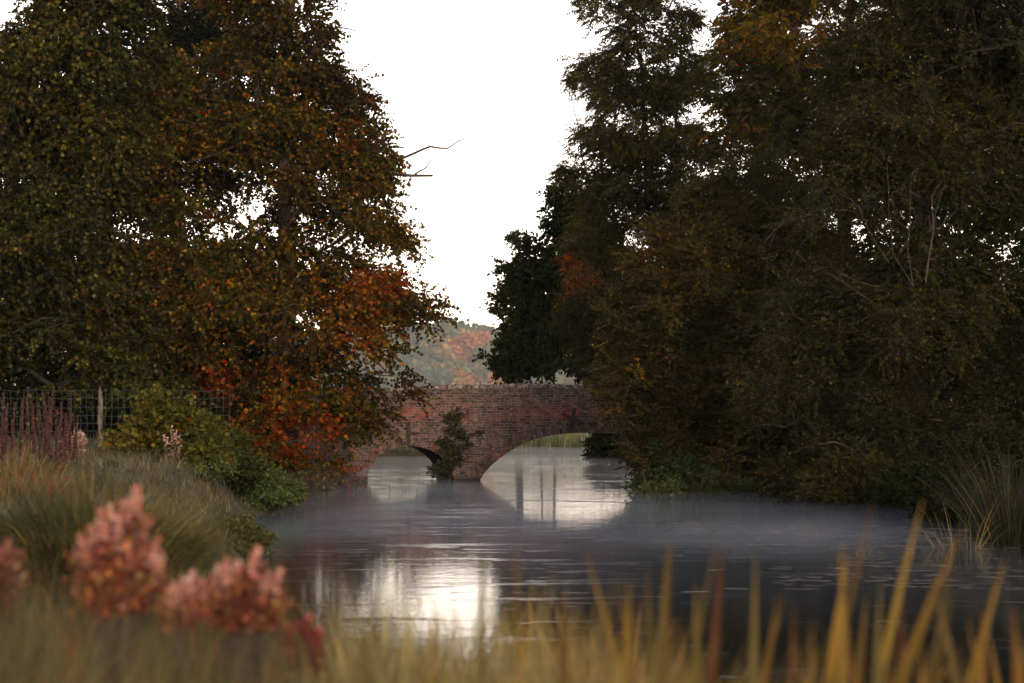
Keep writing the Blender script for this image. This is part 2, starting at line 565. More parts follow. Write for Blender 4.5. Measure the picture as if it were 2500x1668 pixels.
us = sorted(set(list(np.arange(U0, U1 + .01, .25)) + [float(x) for x in BIG[:, 0]] + [float(x) for x in SML[:, 0]]
                + list(np.arange(BIG[0, 0], BIG[-1, 0], .08)) + list(np.arange(SML[0, 0], SML[-1, 0], .04))))
us2 = []
for u in us:
    for e in (BIG[0, 0], BIG[-1, 0], SML[0, 0], SML[-1, 0]):
        if abs(u - e) < .006: u = None; break
    if u is not None: us2.append(u)
for e, s in ((BIG[0, 0], 1), (BIG[-1, 0], -1), (SML[0, 0], 1), (SML[-1, 0], -1)):
    us2 += [e - s * .0, e + s * .0012]
us = sorted(us2)


def wall(y0, y1, name, label=None):
    """A wall with the two openings in it, from y0 to y1 across the bridge."""
    mb = MB()
    for a, b in zip(us[:-1], us[1:]):
        if b - a < 1e-6: continue
        za, zb = soffit(a + 1e-5), soffit(b - 1e-5)
        ta, tb = ctop(a) - .12, ctop(b) - .12
        if b - a < .002: za = zb = min(za, zb)
        mb.hexa([(a, y0, za), (b, y0, zb), (b, y1, zb), (a, y1, za), (a, y0, ta), (b, y0, tb), (b, y1, tb), (a, y1, ta)])
    o = link(name, mb.mesh(name), bridge, M_BRICK)
    if label: o['label'] = label
    return o

wall(0, TH, 'face_wall')
wall(WID - TH, WID, 'rear_wall')
mb = MB()
for a, b in zip(us[:-1], us[1:]):
    if b - a < 1e-6: continue
    za, zb = soffit(a + 1e-5), soffit(b - 1e-5)
    if b - a < .002: za = zb = min(za, zb)
    mb.hexa([(a, TH, za), (b, TH, zb), (b, WID - TH, zb), (a, WID - TH, za), (a, TH, 1.86), (b, TH, 1.86), (b, WID - TH, 1.86), (a, WID - TH, 1.86)])
link('vault', mb.mesh('vault'), bridge, M_BRICK)
mb = MB(); mb.box((2, WID / 2, 1.91), (U1 - U0 - .02, WID - 2 * TH - .006, .09)); link('roadway', mb.mesh('roadway'), bridge, M_ROAD)


def coping(yc, name):
    mb = MB(); u = U0
    while u < U1:
        w = .072 + random.uniform(-.006, .006); t = ctop(u + w / 2); j = random.uniform(-.008, .010); k = random.uniform(-.010, .010)
        z0, z1, z2 = t - .118, t - .03 + j, t + j
        y0, y1 = yc - TH / 2 - .036 + k, yc + TH / 2 + .036
        a, b = u, u + w - .009
        mb.add([(a, y0, z0), (b, y0, z0), (b, y1, z0), (a, y1, z0), (a, y0, z1), (b, y0, z1), (b, y1, z1), (a, y1, z1), (a, yc - .09, z2), (b, yc - .09, z2), (b, yc + .09, z2), (a, yc + .09, z2)],
               ((0, 3, 2, 1), (0, 1, 5, 4), (2, 3, 7, 6), (4, 5, 9, 8), (8, 9, 10, 11), (11, 10, 6, 7), (1, 2, 6, 10, 9, 5), (0, 4, 8, 11, 7, 3)))
        u += w
    mb2 = MB(); mb2.v, mb2.f = mb.v, mb.f
    return link(name, mb2.mesh(name), bridge, M_COPING)

coping(TH / 2, 'coping'); coping(WID - TH / 2, 'coping')


def arch_ring(curve, name, depth=.30, zmin=0.02):
    """Bricks set on edge round the opening, in two rows, standing just proud of the face."""
    C = np.asarray(curve); seg = np.r_[0, np.cumsum(np.linalg.norm(np.diff(C, axis=0), axis=1))]
    mb = MB(); s = 0.0
    while s < seg[-1] - .08:
        w = .074 + random.uniform(-.005, .005)
        def pt(q):
            p = np.array([np.interp(q, seg, C[:, 0]), np.interp(q, seg, C[:, 1])])
            a = np.array([np.interp(min(q + .10, seg[-1]), seg, C[:, 0]), np.interp(min(q + .10, seg[-1]), seg, C[:, 1])])
            b = np.array([np.interp(max(q - .10, 0), seg, C[:, 0]), np.interp(max(q - .10, 0), seg, C[:, 1])])
            t = a - b; t /= np.linalg.norm(t) + 1e-9
            return p, np.array([-t[1], t[0]])
        (p0, n0), (p1, n1) = pt(s + .004), pt(s + w - .004)
        for r0, r1 in ((.0, depth * .49), (depth * .52, depth)):
            pr = random.uniform(.004, .016)
            a, b, c, d = p0 + n0 * r0, p1 + n1 * r0, p1 + n1 * r1, p0 + n0 * r1
            if min(a[1], b[1]) > zmin:
                mb.hexa([(a[0], -pr, a[1]), (b[0], -pr, b[1]), (b[0], .03, b[1]), (a[0], .03, a[1]), (d[0], -pr, d[1]), (c[0], -pr, c[1]), (c[0], .03, c[1]), (d[0], .03, d[1])])
        s += w
    return link(name, mb.mesh(name), bridge, M_RING)

arch_ring(BIG, 'arch_ring')['label'] = 'wide brick ring round the large flat arch'
arch_ring(SML[1:-2], 'arch_ring', .22)['label'] = 'brick ring round the small round arch'
# low plinth at the foot of the pier
mb = MB(); mb.box(((SML[-1, 0] + BIG[0, 0]) / 2, WID / 2 - .02, -.40), (BIG[0, 0] - SML[-1, 0] - .02, WID + .14, .90)); link('pier_plinth', mb.mesh('pier_plinth'), bridge, M_BRICK)


def cross(segs, label):
    root = None
    for (a, b, w) in segs:
        ua, za = face(*a); ub, zb = face(*b)
        d = np.array([ub - ua, zb - za]); L_ = np.linalg.norm(d); d /= L_; n = np.array([-d[1], d[0]])
        mb = MB(); y0, y1 = (-.075, -.004) if root is None else (-.11, -.072)
        k0, k1 = w / 2, w / 2 * .75
        P = [np.array([ua, za]) - n * k0, np.array([ub, zb]) - n * k1, np.array([ub, zb]) + n * k1, np.array([ua, za]) + n * k0]
        mb.hexa([(P[0][0], y0, P[0][1]), (P[1][0], y0, P[1][1]), (P[1][0], y1, P[1][1]), (P[0][0], y1, P[0][1]),
                 (P[3][0], y0, P[3][1]), (P[2][0], y0, P[2][1]), (P[2][0], y1, P[2][1]), (P[3][0], y1, P[3][1])])
        if root is None:
            root = link('iron_tie_plate', mb.mesh('iron_tie_plate'), bridge, M_IRON); root['label'] = label
        else:
            link('cross_bar', mb.mesh('cross_bar'), root, M_IRON)
    return root

cross([((1402, 996), (1394, 1052), .10), ((1373, 1011), (1426, 1035), .10)], 'iron tie plate shaped like a tilted cross above the large arch')
cross([((997, 1030), (997, 1086), .10), ((993, 1057), (1025, 1058), .08)], 'upright iron tie plate with a side bar above the small arch')


# ------------------------------------------------------------------ trees
def skeleton(trunk, cl, rng, r_trunk, tip=.012):
    """Joins clump centres to the trunk with forking limbs. Returns (P0, P1, r0, r1) segments."""
    T = np.asarray(trunk, float)
    nodes = [p for p in T]; par = [-1] + list(range(len(T) - 1)); pl = [0.0] * len(T)
    axisxy = lambda z: np.array([np.interp(z, T[:, 2], T[:, 0]), np.interp(z, T[:, 2], T[:, 1])])
    order = np.argsort([np.linalg.norm(c[:2] - axisxy(c[2])) for c in cl])
    N = np.array(nodes); PL = np.array(pl)
    for k in order:
        c = cl[k]
        dz = c[2] - N[:, 2]
        dist = np.linalg.norm(N - c, axis=1)
        cost = dist + .35 * PL + np.where(dz < 0, 1.2 * (-dz), 0)
        j = int(np.argmin(cost))
        N = np.vstack([N, c]); PL = np.append(PL, PL[j] + dist[j]); par.append(j)
    par = np.array(par); cnt = np.ones(len(N))
    for i in range(len(N) - 1, len(T) - 1, -1): cnt[par[i]] += cnt[i]
    for i in range(len(T) - 1, 0, -1): cnt[par[i]] += cnt[i]
    rad = tip * cnt ** .5
    rad[:len(T)] = np.linspace(r_trunk, r_trunk * .25, len(T))
    segs = []
    for i in range(len(T), len(N)):
        p, c = N[par[i]], N[i]
        m = (p + c) / 2 + rng.normal(size=3) * .07 * np.linalg.norm(c - p) + np.array([0, 0, .06 * np.linalg.norm(c - p)])
        rp = min(rad[par[i]] * .8, rad[i] * 1.25)
        segs += [(p, m, rp, (rp + rad[i]) / 2), (m, c, (rp + rad[i]) / 2, rad[i] * .8)]
    return segs


def sprays(cl, crad, ax, rng, per, L, droop, outw):
    """Twigs round each clump centre, pointing out and hanging a little."""
    n = len(cl)
    k = rng.poisson(per, n)
    i = np.repeat(np.arange(n), k); m = len(i)
    off = unit(rng.normal(size=(m, 3))) * (rng.uniform(0, 1, (m, 1)) ** .6) * crad[i][:, None] * np.array([1, 1, .62])
    base = cl[i] + off * .75
    out = cl[i] - ax[i]; out[:, 2] *= .3; out = unit(out)
    d = unit(unit(off) * .9 + out * outw + rng.normal(size=(m, 3)) * .35 + np.array([0, 0, -.15 * droop]))
    return base, d, L * rng.uniform(.6, 1.35, m), i


def leaves_on(base, d, L, rng, n, droop, hang, pinnate=False):
    m = len(base)
    t = (np.arange(n)[None] + rng.uniform(0, .8, (m, n))) / n if not pinnate else np.tile((np.arange(n) // 2 + .6) / (n / 2), (m, 1))
    sgn = np.where(np.arange(n) % 2 == 0, 1, -1)[None, :, None]
    p = base[:, None] + d[:, None] * (t * L[:, None])[..., None]
    p[..., 2] -= droop * (t ** 2) * L[:, None]
    s = unit(np.cross(d, unit(rng.normal(size=(m, 3)) * .5 + np.array([0, 0, 1.]))))
    dd = d[:, None] * .55 + s[:, None] * sgn * .8 + rng.normal(size=(m, n, 3)) * (.15 if pinnate else .35)
    dd[..., 2] -= hang
    return p.reshape(-1, 3), dd.reshape(-1, 3), np.repeat(np.arange(m), n)


def tree(name, label, cat, prof, Yc, depth, trunk, nclump, pal, patches=(), group=None, leaf='oval', lsize=.09, per=14, nleaf=12,
         L=.55, crad=.75, droop=.3, hang=.3, outw=.5, r_trunk=.25, pinnate=False, mat=None, gaps=.0, seed=1, bark=None, front=.62, tip=.012, extra=None, shell=.42, twigs=True, bough=11, brad=2.1, dens=1.35, dim=(.45, .475, .14), holes=(), bdroop=.30):
    """trunk: photo points (px, py) at distance Yc or (px, py, Y), first one at the ground."""
    rng = np.random.default_rng(seed)
    prof = sorted(prof, key=lambda p: p[0])
    py = np.array([p[0] for p in prof], float); pl = np.array([p[1] for p in prof], float); pr = np.array([p[2] for p in prof], float)
    s = Yc / F
    cl, ax, cr = [], [], []
    wmax = (pr - pl).max()
    off = rng.uniform(0, 50)
    nb, tries = max(6, int(nclump / bough * dens)), 0
    rb0 = crad * brad
    made = 0
    while made < nb and tries < nb * 60:
        tries += 1
        y = rng.uniform(py[0], py[-1])
        l, r = np.interp(y, py, pl), np.interp(y, py, pr)
        if rng.uniform(0, wmax) > (r - l): continue
        rb = rb0 * rng.uniform(.6, 1.25)
        rb = min(rb, (r - l) / 2 * s * .9)
        xc, a = (l + r) / 2 * s - CX * s, max((r - l) / 2 * s - rb * .22, .05)
        b = max(min(depth, a * .95 + .4) - rb * .4, .05)
        rr = rng.uniform(0, 1) ** shell
        th = rng.uniform(0, math.pi) if rng.uniform() > front else rng.uniform(math.pi, 2 * math.pi)
        p = np.array([xc + a * rr * math.cos(th), Yc + b * rr * math.sin(th), EYE - (y - HY) * s])
        if gaps and noise.noise(Vector((p[0] * .45 + off, p[1] * .2, p[2] * .6 + off))) > .42 - gaps: continue
        if any(((CX + p[0] / s - h_[0]) / h_[2]) ** 2 + ((y - h_[1]) / h_[3]) ** 2 < 1 and rng.uniform() < h_[4] for h_ in holes): continue
        made += 1
        out = np.array([math.cos(th), math.sin(th), 0])
        m = max(3, rng.poisson(bough * (rb / rb0) ** 1.5))
        for _ in range(m):
            o = rng.normal(size=3) * np.array([.52, .52, .24]) * rb
            o[2] -= bdroop * (o @ out) + .10 * abs(o @ out)
            q = p + o
            yq = HY - (q[2] - EYE) / s
            lq, rq = np.interp(yq, py, pl) * s - CX * s, np.interp(yq, py, pr) * s - CX * s
            c = crad * rng.uniform(.45, .95)
            q[0] = min(max(q[0], lq + c * .8), rq - c * .8) if rq - lq > 2 * c else (lq + rq) / 2
            if yq > py[-1]: q[2] = EYE - (py[-1] - HY) * s + .1
            cl.append(q); ax.append((xc, Yc, q[2] - .3)); cr.append(c)
    cl, ax, cr = np.array(cl), np.array(ax), np.array(cr)
    T = [at(q[0], q[1], q[2] if len(q) > 2 else Yc) for q in trunk]
    T[0][2] = max(float(ground_h(T[0][0], T[0][1])), -.25) - .12
    TT = []
    for a_, b_ in zip(T[:-1], T[1:]):
        nn = max(2, int(np.linalg.norm(b_ - a_) / .8))
        TT += [a_ + (b_ - a_) * k / nn + (rng.normal(size=3) * .03 * np.array([1, 1, 0]) if k else 0) for k in range(nn)]
    TT.append(T[-1])
    root = empty(name, tuple(T[0] + np.array([0, 0, .12])))
    tag(root, label, cat, group)
    rads = np.linspace(1, .22, len(TT)) * r_trunk; rads[0] *= 1.5; rads[1] *= 1.12
    tv = polyline_tube(TT, rads, 10)
    place(link('trunk', mesh_np('trunk', *tv, smooth=True), mat=bark or M_BARK), root)
    segs = skeleton(TT, cl, rng, r_trunk, tip)
    A = [np.array([x[k] for x in segs]) for k in range(4)]
    parts = [tubes(A[0], A[1], A[2], A[3], 5)]
    base, d, LL, ci = sprays(cl, cr, ax, rng, per, L, droop, outw)
    if twigs:
        mid = base + d * LL[:, None] * .55; mid[:, 2] -= droop * .3 * LL * .9
        end = base + d * LL[:, None]; end[:, 2] -= droop * LL
        tw = max(.004, lsize * .05)
        parts += [tubes(base, mid, tw, tw * .7, 3), tubes(mid, end, tw * .7, tw * .4, 3)]
    place(link('branches', mesh_np('branches', *join(parts)), mat=bark or M_BARK), root)
    p, dd, si = leaves_on(base, d, LL, rng, nleaf, droop, hang, pinnate)
    n = len(p)
    cols = pick(rng, n, pal)
    ctone = (1 + .30 * nz(cl, .9, seed) + .75 * nz(cl, .38, seed + 5.5))[ci][si]  # bough tones paint light and dark contrast into the leaf colours
    cols *= np.clip(ctone, .3, 2)[:, None]
    hue = (nz(cl, .5, seed + 21.0))[ci][si][:, None]
    cols *= 1 + hue * np.array([.28, .0, -.25])
    if patches:
        ppx = CX + p[:, 0] / p[:, 1] * F; ppy = HY - (p[:, 2] - EYE) / p[:, 1] * F
        cn = nz(cl, 1.3, seed + 9.7)[ci][si]; sn = nz(base, 2.6, seed + 3.3)[si]
        for (qx, qy, rx, ry, w, ppal) in patches:
            g = np.exp(-(((ppx - qx) / rx) ** 2 + ((ppy - qy) / ry) ** 2))
            hit = (g * w + .35 * cn + .55 * sn) > .5
            hit &= rng.uniform(size=n) < .85
            cols[hit] = pick(rng, int(hit.sum()), ppal)
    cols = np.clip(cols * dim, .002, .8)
    sz = lsize * rng.uniform(.65, 1.3, n)
    place(link('crown', leaf_mesh('crown', p, dd, sz, cols, leaf, rng), mat=mat or M_LEAF), root)
    if extra:
        for (pname, plabel, bm, paths) in extra:
            parts = []
            for pts, ra, rb in paths:
                W = [at(q[0], q[1], q[2] if len(q) > 2 else Yc) for q in pts]
                W2 = [W[0]]
                for a_, b_ in zip(W[:-1], W[1:]):
                    W2 += [(a_ + b_) / 2 + rng.normal(size=3) * .02 * np.linalg.norm(b_ - a_), b_]
                parts.append(polyline_tube(W2, np.linspace(ra, rb, len(W2)), 6))
            o = place(link(pname, mesh_np(pname, *join(parts), smooth=True), mat=bm), root)
            if plabel: o['label'] = plabel
    return root


OLIVE, OLIVE2, BROWN = (.085, .068, .020), (.060, .058, .020), (.075, .045, .018)
YEL, ORA, RED, RUST = (.26, .155, .020), (.40, .13, .018), (.42, .045, .018), (.20, .060, .018)
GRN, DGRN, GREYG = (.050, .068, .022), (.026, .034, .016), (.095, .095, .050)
P_RED = [(5, RED), (3, ORA), (1, RUST)]
P_ORA = [(4, ORA), (3, YEL), (2, RUST), (1, RED)]
P_YEL = [(4, YEL), (2, (.16, .12, .02)), (1, ORA)]
P_MAPLE = [(5, OLIVE), (3, BROWN), (2, OLIVE2), (1.3, YEL), (.9, RUST), (.3, ORA)]
P_DARK = [(4, DGRN), (3, OLIVE2), (1.5, GREYG), (.6, BROWN)]
P_LIME = [(3, (.022, .027, .012)), (3, (.05, .045, .018)), (2, (.12, .10, .05)), (1.4, BROWN)]
P_SHADE = [(3, (.018, .022, .012)), (1, (.03, .028, .014))]  # near-black leaf colours with deep shade painted into them
P_ASH = [(4, OLIVE), (3, OLIVE2), (1.4, (.15, .11, .022)), (1, GRN)]
P_SALLOW = [(4, OLIVE), (2.5, BROWN), (1.5, (.14, .085, .022)), (2, OLIVE2)]
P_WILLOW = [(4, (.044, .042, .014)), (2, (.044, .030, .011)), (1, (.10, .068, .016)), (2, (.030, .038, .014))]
P_ALDER = [(4, DGRN), (3, GRN), (1.5, OLIVE2)]

tree('maple_tree', 'tall maple turning orange and red that overhangs the water beside the small arch', 'tree',
     [(-420, 640, 770), (-250, 560, 850), (0, 440, 845), (60, 400, 830), (120, 380, 830), (200, 300, 880), (260, 230, 925), (330, 190, 955), (380, 185, 975), (410, 195, 945), (450, 200, 940), (500, 205, 975),
      (560, 190, 1000), (620, 140, 1030), (680, 130, 1060), (700, 130, 1085), (728, 130, 1100), (750, 130, 1155), (765, 140, 1030), (790, 150, 995), (850, 140, 1040), (900, 330, 1060), (950, 440, 1030), (1000, 500, 955),
      (1050, 560, 900), (1100, 590, 876), (1150, 630, 866), (1180, 660, 845)],
     62, 3.4, [(705, 1180, 63.5), (700, 700), (690, 300), (712, 0), (705, -380)], 950, P_MAPLE,
     patches=[(905, 700, 90, 60, .95, P_RED), (860, 790, 130, 130, .85, P_ORA), (720, 950, 170, 130, .62, P_ORA), (720, 1070, 150, 80, .70, P_RED), (870, 1130, 60, 60, .6, P_RED),
              (480, 300, 90, 60, .35, P_RED), (240, 330, 70, 60, .6, P_RED), (840, 340, 80, 50, .7, P_RED), (210, 520, 50, 60, .45, P_RED), (190, 660, 130, 50, .55, P_RED), (540, 930, 90, 60, .80, P_RED),
              (290, 730, 150, 80, .62, P_ORA), (470, 700, 130, 110, .45, P_ORA), (700, 600, 200, 60, .4, P_YEL), (740, 240, 60, 60, .4, P_ORA), (590, 1030, 60, 90, .5, P_ORA), (520, 210, 90, 60, .35, P_ORA)],
     holes=[(650, 330, 110, 200, .16), (560, 80, 90, 110, .25), (745, 520, 90, 110, .3), (760, 120, 70, 120, .35)], leaf='maple', lsize=.080, per=17, nleaf=15, L=.60, crad=.62, droop=.28, hang=.35, r_trunk=.30, gaps=.14, seed=3,
     extra=[('dead_branch', 'bare dead limb jutting out above the gap', M_BARK, [([(880, 440), (950, 425), (1057, 429)], .06, .03), ([(1012, 426), (1040, 410), (1052, 390)], .025, .012)]),
            ('dead_branch', 'long thin bare branch with fine twigs reaching over the gap', M_BARK, [([(900, 430), (960, 398), (1010, 375), (1050, 358), (1092, 363), (1118, 345), (1146, 336)], .045, .008),
                            ([(1118, 345), (1134, 328), (1140, 318)], .008, .003), ([(1130, 340), (1160, 342)], .006, .003), ([(1085, 360), (1072, 340)], .008, .004), ([(1050, 358), (1040, 345), (1034, 338)], .010, .004),
                            ([(968, 428), (990, 450), (1020, 462), (1035, 476)], .010, .004)]),
            ('dead_branch', 'thin bare branch high on the crown', M_BARK, [([(735, 170), (790, 90), (835, 60)], .075, .02), ([(820, 66), (850, 70), (882, 78)], .022, .008), ([(870, 225), (895, 205), (912, 188)], .02, .006)])])

tree('lime_tree', 'dark broad-leaved tree at the frame edge with pale drooping leaves', 'tree',
     [(-300, 100, 300), (-100, 80, 390), (0, 60, 400), (50, 20, 420), (110, -60, 420), (200, -200, 390), (400, -250, 340), (600, -250, 330), (800, -250, 380), (960, -200, 420)],
     58, 3.4, [(-60, 1100, 61), (20, 500), (120, -200)], 520, P_LIME, patches=[(180, 160, 130, 120, .35, [(3, GREYG), (1, (.16, .13, .05))]), (40, 20, 90, 90, .4, [(2, YEL), (2, OLIVE)]), (60, 640, 120, 60, .3, [(1, GREYG)])],
     leaf='round', lsize=.088, per=19, nleaf=14, L=.6, crad=.75, droop=.35, hang=.7, r_trunk=.28, gaps=.10, seed=11, mat=M_DARKLEAF)
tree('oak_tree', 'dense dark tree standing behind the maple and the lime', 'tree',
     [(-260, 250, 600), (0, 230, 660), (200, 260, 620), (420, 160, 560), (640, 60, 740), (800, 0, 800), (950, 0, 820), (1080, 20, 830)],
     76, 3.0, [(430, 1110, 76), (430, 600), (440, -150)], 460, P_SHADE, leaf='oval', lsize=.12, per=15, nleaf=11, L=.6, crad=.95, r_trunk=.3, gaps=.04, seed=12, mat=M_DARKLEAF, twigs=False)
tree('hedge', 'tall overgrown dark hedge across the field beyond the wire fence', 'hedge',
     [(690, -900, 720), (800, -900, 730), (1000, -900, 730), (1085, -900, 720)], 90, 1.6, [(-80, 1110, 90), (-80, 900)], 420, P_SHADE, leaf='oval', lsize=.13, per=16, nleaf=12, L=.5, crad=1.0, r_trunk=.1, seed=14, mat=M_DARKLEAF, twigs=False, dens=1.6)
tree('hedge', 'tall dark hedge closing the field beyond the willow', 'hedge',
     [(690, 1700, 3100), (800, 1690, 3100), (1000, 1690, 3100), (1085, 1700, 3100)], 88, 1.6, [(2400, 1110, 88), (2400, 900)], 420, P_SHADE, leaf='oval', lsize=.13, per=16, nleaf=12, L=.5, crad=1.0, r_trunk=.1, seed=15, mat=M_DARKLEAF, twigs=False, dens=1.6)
tree('thorn_tree', 'low thorn thicket beyond the wire fence, its leaves painted dark for shade', 'tree',
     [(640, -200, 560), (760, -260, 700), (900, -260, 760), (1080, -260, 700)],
     69, 2.2, [(250, 1110, 70), (250, 900)], 300, P_SHADE, leaf='oval', lsize=.10, per=18, nleaf=12, L=.5, crad=.8, r_trunk=.14, seed=13, dens=2.0, mat=M_DARKLEAF, twigs=False,  # the dark leaves carry the shade cast by the maple canopy
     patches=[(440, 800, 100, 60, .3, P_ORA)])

# --- right bank
tree('alder_tree', 'dark rounded alder just beyond the bridge at the edge of the sky gap', 'tree',
     [(492, 1330, 1400), (520, 1275, 1500), (570, 1262, 1500), (620, 1225, 1520), (650, 1205, 1520), (700, 1196, 1520), (745, 1192, 1520), (790, 1225, 1520), (830, 1240, 1520), (868, 1180, 1520), (890, 1185, 1500), (925, 1240, 1480)],
     86, 2.6, [(1570, 1120, 87), (1540, 900), (1440, 560)], 300, P_ALDER, leaf='round', lsize=.105, per=14, nleaf=12, L=.42, crad=.6, droop=.1, hang=.1, r_trunk=.2, seed=21, mat=M_DARKLEAF, gaps=.02)
tree('ash_tree', 'tall feathery ash with thin stems and drooping leaflets against the pale sky', 'tree',
     [(-260, 1480, 1720), (-60, 1395, 1700), (20, 1400, 1700), (100, 1392, 1730), (180, 1382, 1760), (260, 1380, 1740), (330, 1395, 1760), (390, 1350, 1780), (440, 1345, 1800), (490, 1400, 1800), (560, 1390, 1800), (640, 1350, 1800),
      (700, 1335, 1780), (780, 1365, 1760), (860, 1400, 1740), (930, 1420, 1700)],
     77, 3.2, [(1640, 1110, 77), (1620, 800), (1590, 430), (1530, -180)], 560, P_ASH, patches=[(1400, 670, 70, 60, .75, P_ORA), (1380, 640, 40, 25, .7, P_RED), (1600, 620, 120, 120, .25, P_YEL)],
     leaf='narrow', lsize=.125, per=17, nleaf=12, L=.38, crad=.66, droop=.35, hang=.5, pinnate=True, r_trunk=.10, seed=22, gaps=.08, outw=.7, brad=1.7, bough=8, dens=1.9, shell=.6, bdroop=-.45,
     extra=[('stem', None, M_BARK, [([(1635, 1000), (1600, 780), (1530, 640), (1470, 420), (1440, 120)], .12, .02), ([(1600, 780), (1590, 560), (1570, 300), (1560, 40)], .10, .02), ([(1640, 900), (1660, 600), (1650, 300), (1665, 60)], .11, .02),
                                    ([(1600, 800), (1520, 700), (1440, 560), (1400, 460)], .07, .015), ([(1610, 900), (1540, 800), (1450, 760), (1370, 700)], .06, .012), ([(1530, 640), (1470, 560), (1420, 380), (1395, 240)], .05, .012)])])
tree('cherry_tree', 'red-leaved tree top rising between the ash and the tall yellowing tree', 'tree',
     [(-250, 1790, 1900), (-60, 1760, 1940), (40, 1745, 1950), (110, 1745, 1950), (200, 1760, 1960), (330, 1780, 1960)],
     92, 2.2, [(1860, 1120, 92), (1850, 300), (1850, -180)], 150, [(3, BROWN), (1, RUST), (3, OLIVE2), (.4, RED)], leaf='maple', lsize=.14, per=13, nleaf=10, L=.5, crad=.7, r_trunk=.2, seed=23, twigs=False)
tree('chestnut_tree', 'tall tree with yellow upper leaves standing behind the sallow thicket', 'tree',
     [(-420, 1900, 2200), (-200, 1840, 2350), (0, 1780, 2400), (110, 1730, 2400), (200, 1690, 2420), (350, 1650, 2420), (500, 1640, 2420), (700, 1600, 2420), (900, 1600, 2400), (1060, 1640, 2300)],
     70, 3.6, [(2080, 1120, 70), (2060, 600), (2080, -300)], 800, P_ASH, patches=[(1930, 70, 230, 120, .8, P_YEL), (1780, 300, 130, 80, .6, P_YEL), (1790, 600, 90, 40, .3, P_YEL)],
     leaf='narrow', lsize=.17, per=13, nleaf=12, L=.45, crad=.85, pinnate=True, hang=.5, r_trunk=.3, seed=24, gaps=.06)
tree('sallow_tree', 'golden brown sallow bending over the water at the end of the bridge', 'tree',
     [(430, 1740, 1960), (520, 1620, 2020), (600, 1560, 2040), (680, 1505, 2060), (760, 1475, 2060), (840, 1470, 2060), (920, 1450, 2060), (960, 1455, 2060), (1020, 1470, 2050), (1080, 1500, 2000), (1130, 1535, 1960), (1180, 1640, 1940)],
     59, 2.6, [(1830, 1140, 60.5), (1800, 850), (1790, 500)], 520, P_SALLOW, leaf='oval', lsize=.068, per=20, nleaf=16, L=.48, crad=.55, droop=.1, hang=.1, r_trunk=.17, seed=25,
     patches=[(1560, 880, 120, 80, .35, P_YEL), (1700, 640, 100, 60, .25, P_YEL), (1500, 1000, 80, 60, .3, P_YEL)],
     extra=[('dead_branch', 'pale crooked bare branch across the dark crown', M_PALEBARK, [([(2060, 460, 56), (2010, 505, 56), (1975, 524, 56), (1925, 540, 56), (1895, 560, 56), (1866, 592, 56)], .05, .012), ([(1925, 540, 56), (1880, 548, 56), (1850, 560, 56)], .015, .005),
                                            ([(1895, 560, 56), (1880, 600, 56), (1870, 680, 56)], .012, .004), ([(2040, 530, 56), (1960, 590, 56), (1925, 660, 56), (1910, 720, 56)], .014, .004)])])
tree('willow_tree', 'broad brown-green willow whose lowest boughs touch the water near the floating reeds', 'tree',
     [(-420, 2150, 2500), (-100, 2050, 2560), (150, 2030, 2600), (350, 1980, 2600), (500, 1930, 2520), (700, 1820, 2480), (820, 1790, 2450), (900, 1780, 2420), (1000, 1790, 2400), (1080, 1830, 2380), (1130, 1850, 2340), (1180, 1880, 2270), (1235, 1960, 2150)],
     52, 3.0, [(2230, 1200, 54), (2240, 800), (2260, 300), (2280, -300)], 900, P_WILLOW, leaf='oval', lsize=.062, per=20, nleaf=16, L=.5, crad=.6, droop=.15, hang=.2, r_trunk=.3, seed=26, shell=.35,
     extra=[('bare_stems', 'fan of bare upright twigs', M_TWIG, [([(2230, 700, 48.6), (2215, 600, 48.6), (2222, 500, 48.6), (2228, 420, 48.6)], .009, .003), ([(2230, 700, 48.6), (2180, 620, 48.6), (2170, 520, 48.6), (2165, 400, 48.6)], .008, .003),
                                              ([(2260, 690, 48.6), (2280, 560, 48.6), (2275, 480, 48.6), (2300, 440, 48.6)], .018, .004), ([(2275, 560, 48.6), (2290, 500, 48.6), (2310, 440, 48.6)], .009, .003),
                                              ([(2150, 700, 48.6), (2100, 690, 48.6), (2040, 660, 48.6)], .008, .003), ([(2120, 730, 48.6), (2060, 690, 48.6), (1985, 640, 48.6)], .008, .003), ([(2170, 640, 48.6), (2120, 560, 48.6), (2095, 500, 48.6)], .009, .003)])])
tree('shade_toned_tree', 'tall tree painted very dark for shade, closing the view above the sedge clump', 'tree',
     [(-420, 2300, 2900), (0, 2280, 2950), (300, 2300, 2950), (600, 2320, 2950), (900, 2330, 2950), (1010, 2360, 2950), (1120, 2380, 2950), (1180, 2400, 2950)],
     53, 3.2, [(2620, 1150, 56), (2600, 600), (2600, -300)], 480, P_SHADE, leaf='oval', lsize=.10, per=14, nleaf=12, L=.5, crad=.85, r_trunk=.35, dens=2.0, seed=27, mat=M_DARKLEAF, twigs=False, gaps=.05)  # no particular species; the gloom at this edge is painted into its leaves
tree('shade_toned_back_tree', 'tree with deep shade painted into its black-green leaves beyond the willow', 'tree',
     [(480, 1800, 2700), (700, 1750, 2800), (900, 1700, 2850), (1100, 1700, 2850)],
     66, 2.5, [(2350, 1150, 66), (2350, 700)], 260, [(1, DGRN)], leaf='oval', lsize=.13, per=12, nleaf=11, L=.5, crad=1.0, r_trunk=.3, dens=2.0, seed=28, mat=M_DARKLEAF, twigs=False)  # no particular species; dark leaf colour stands in for shade behind the willow
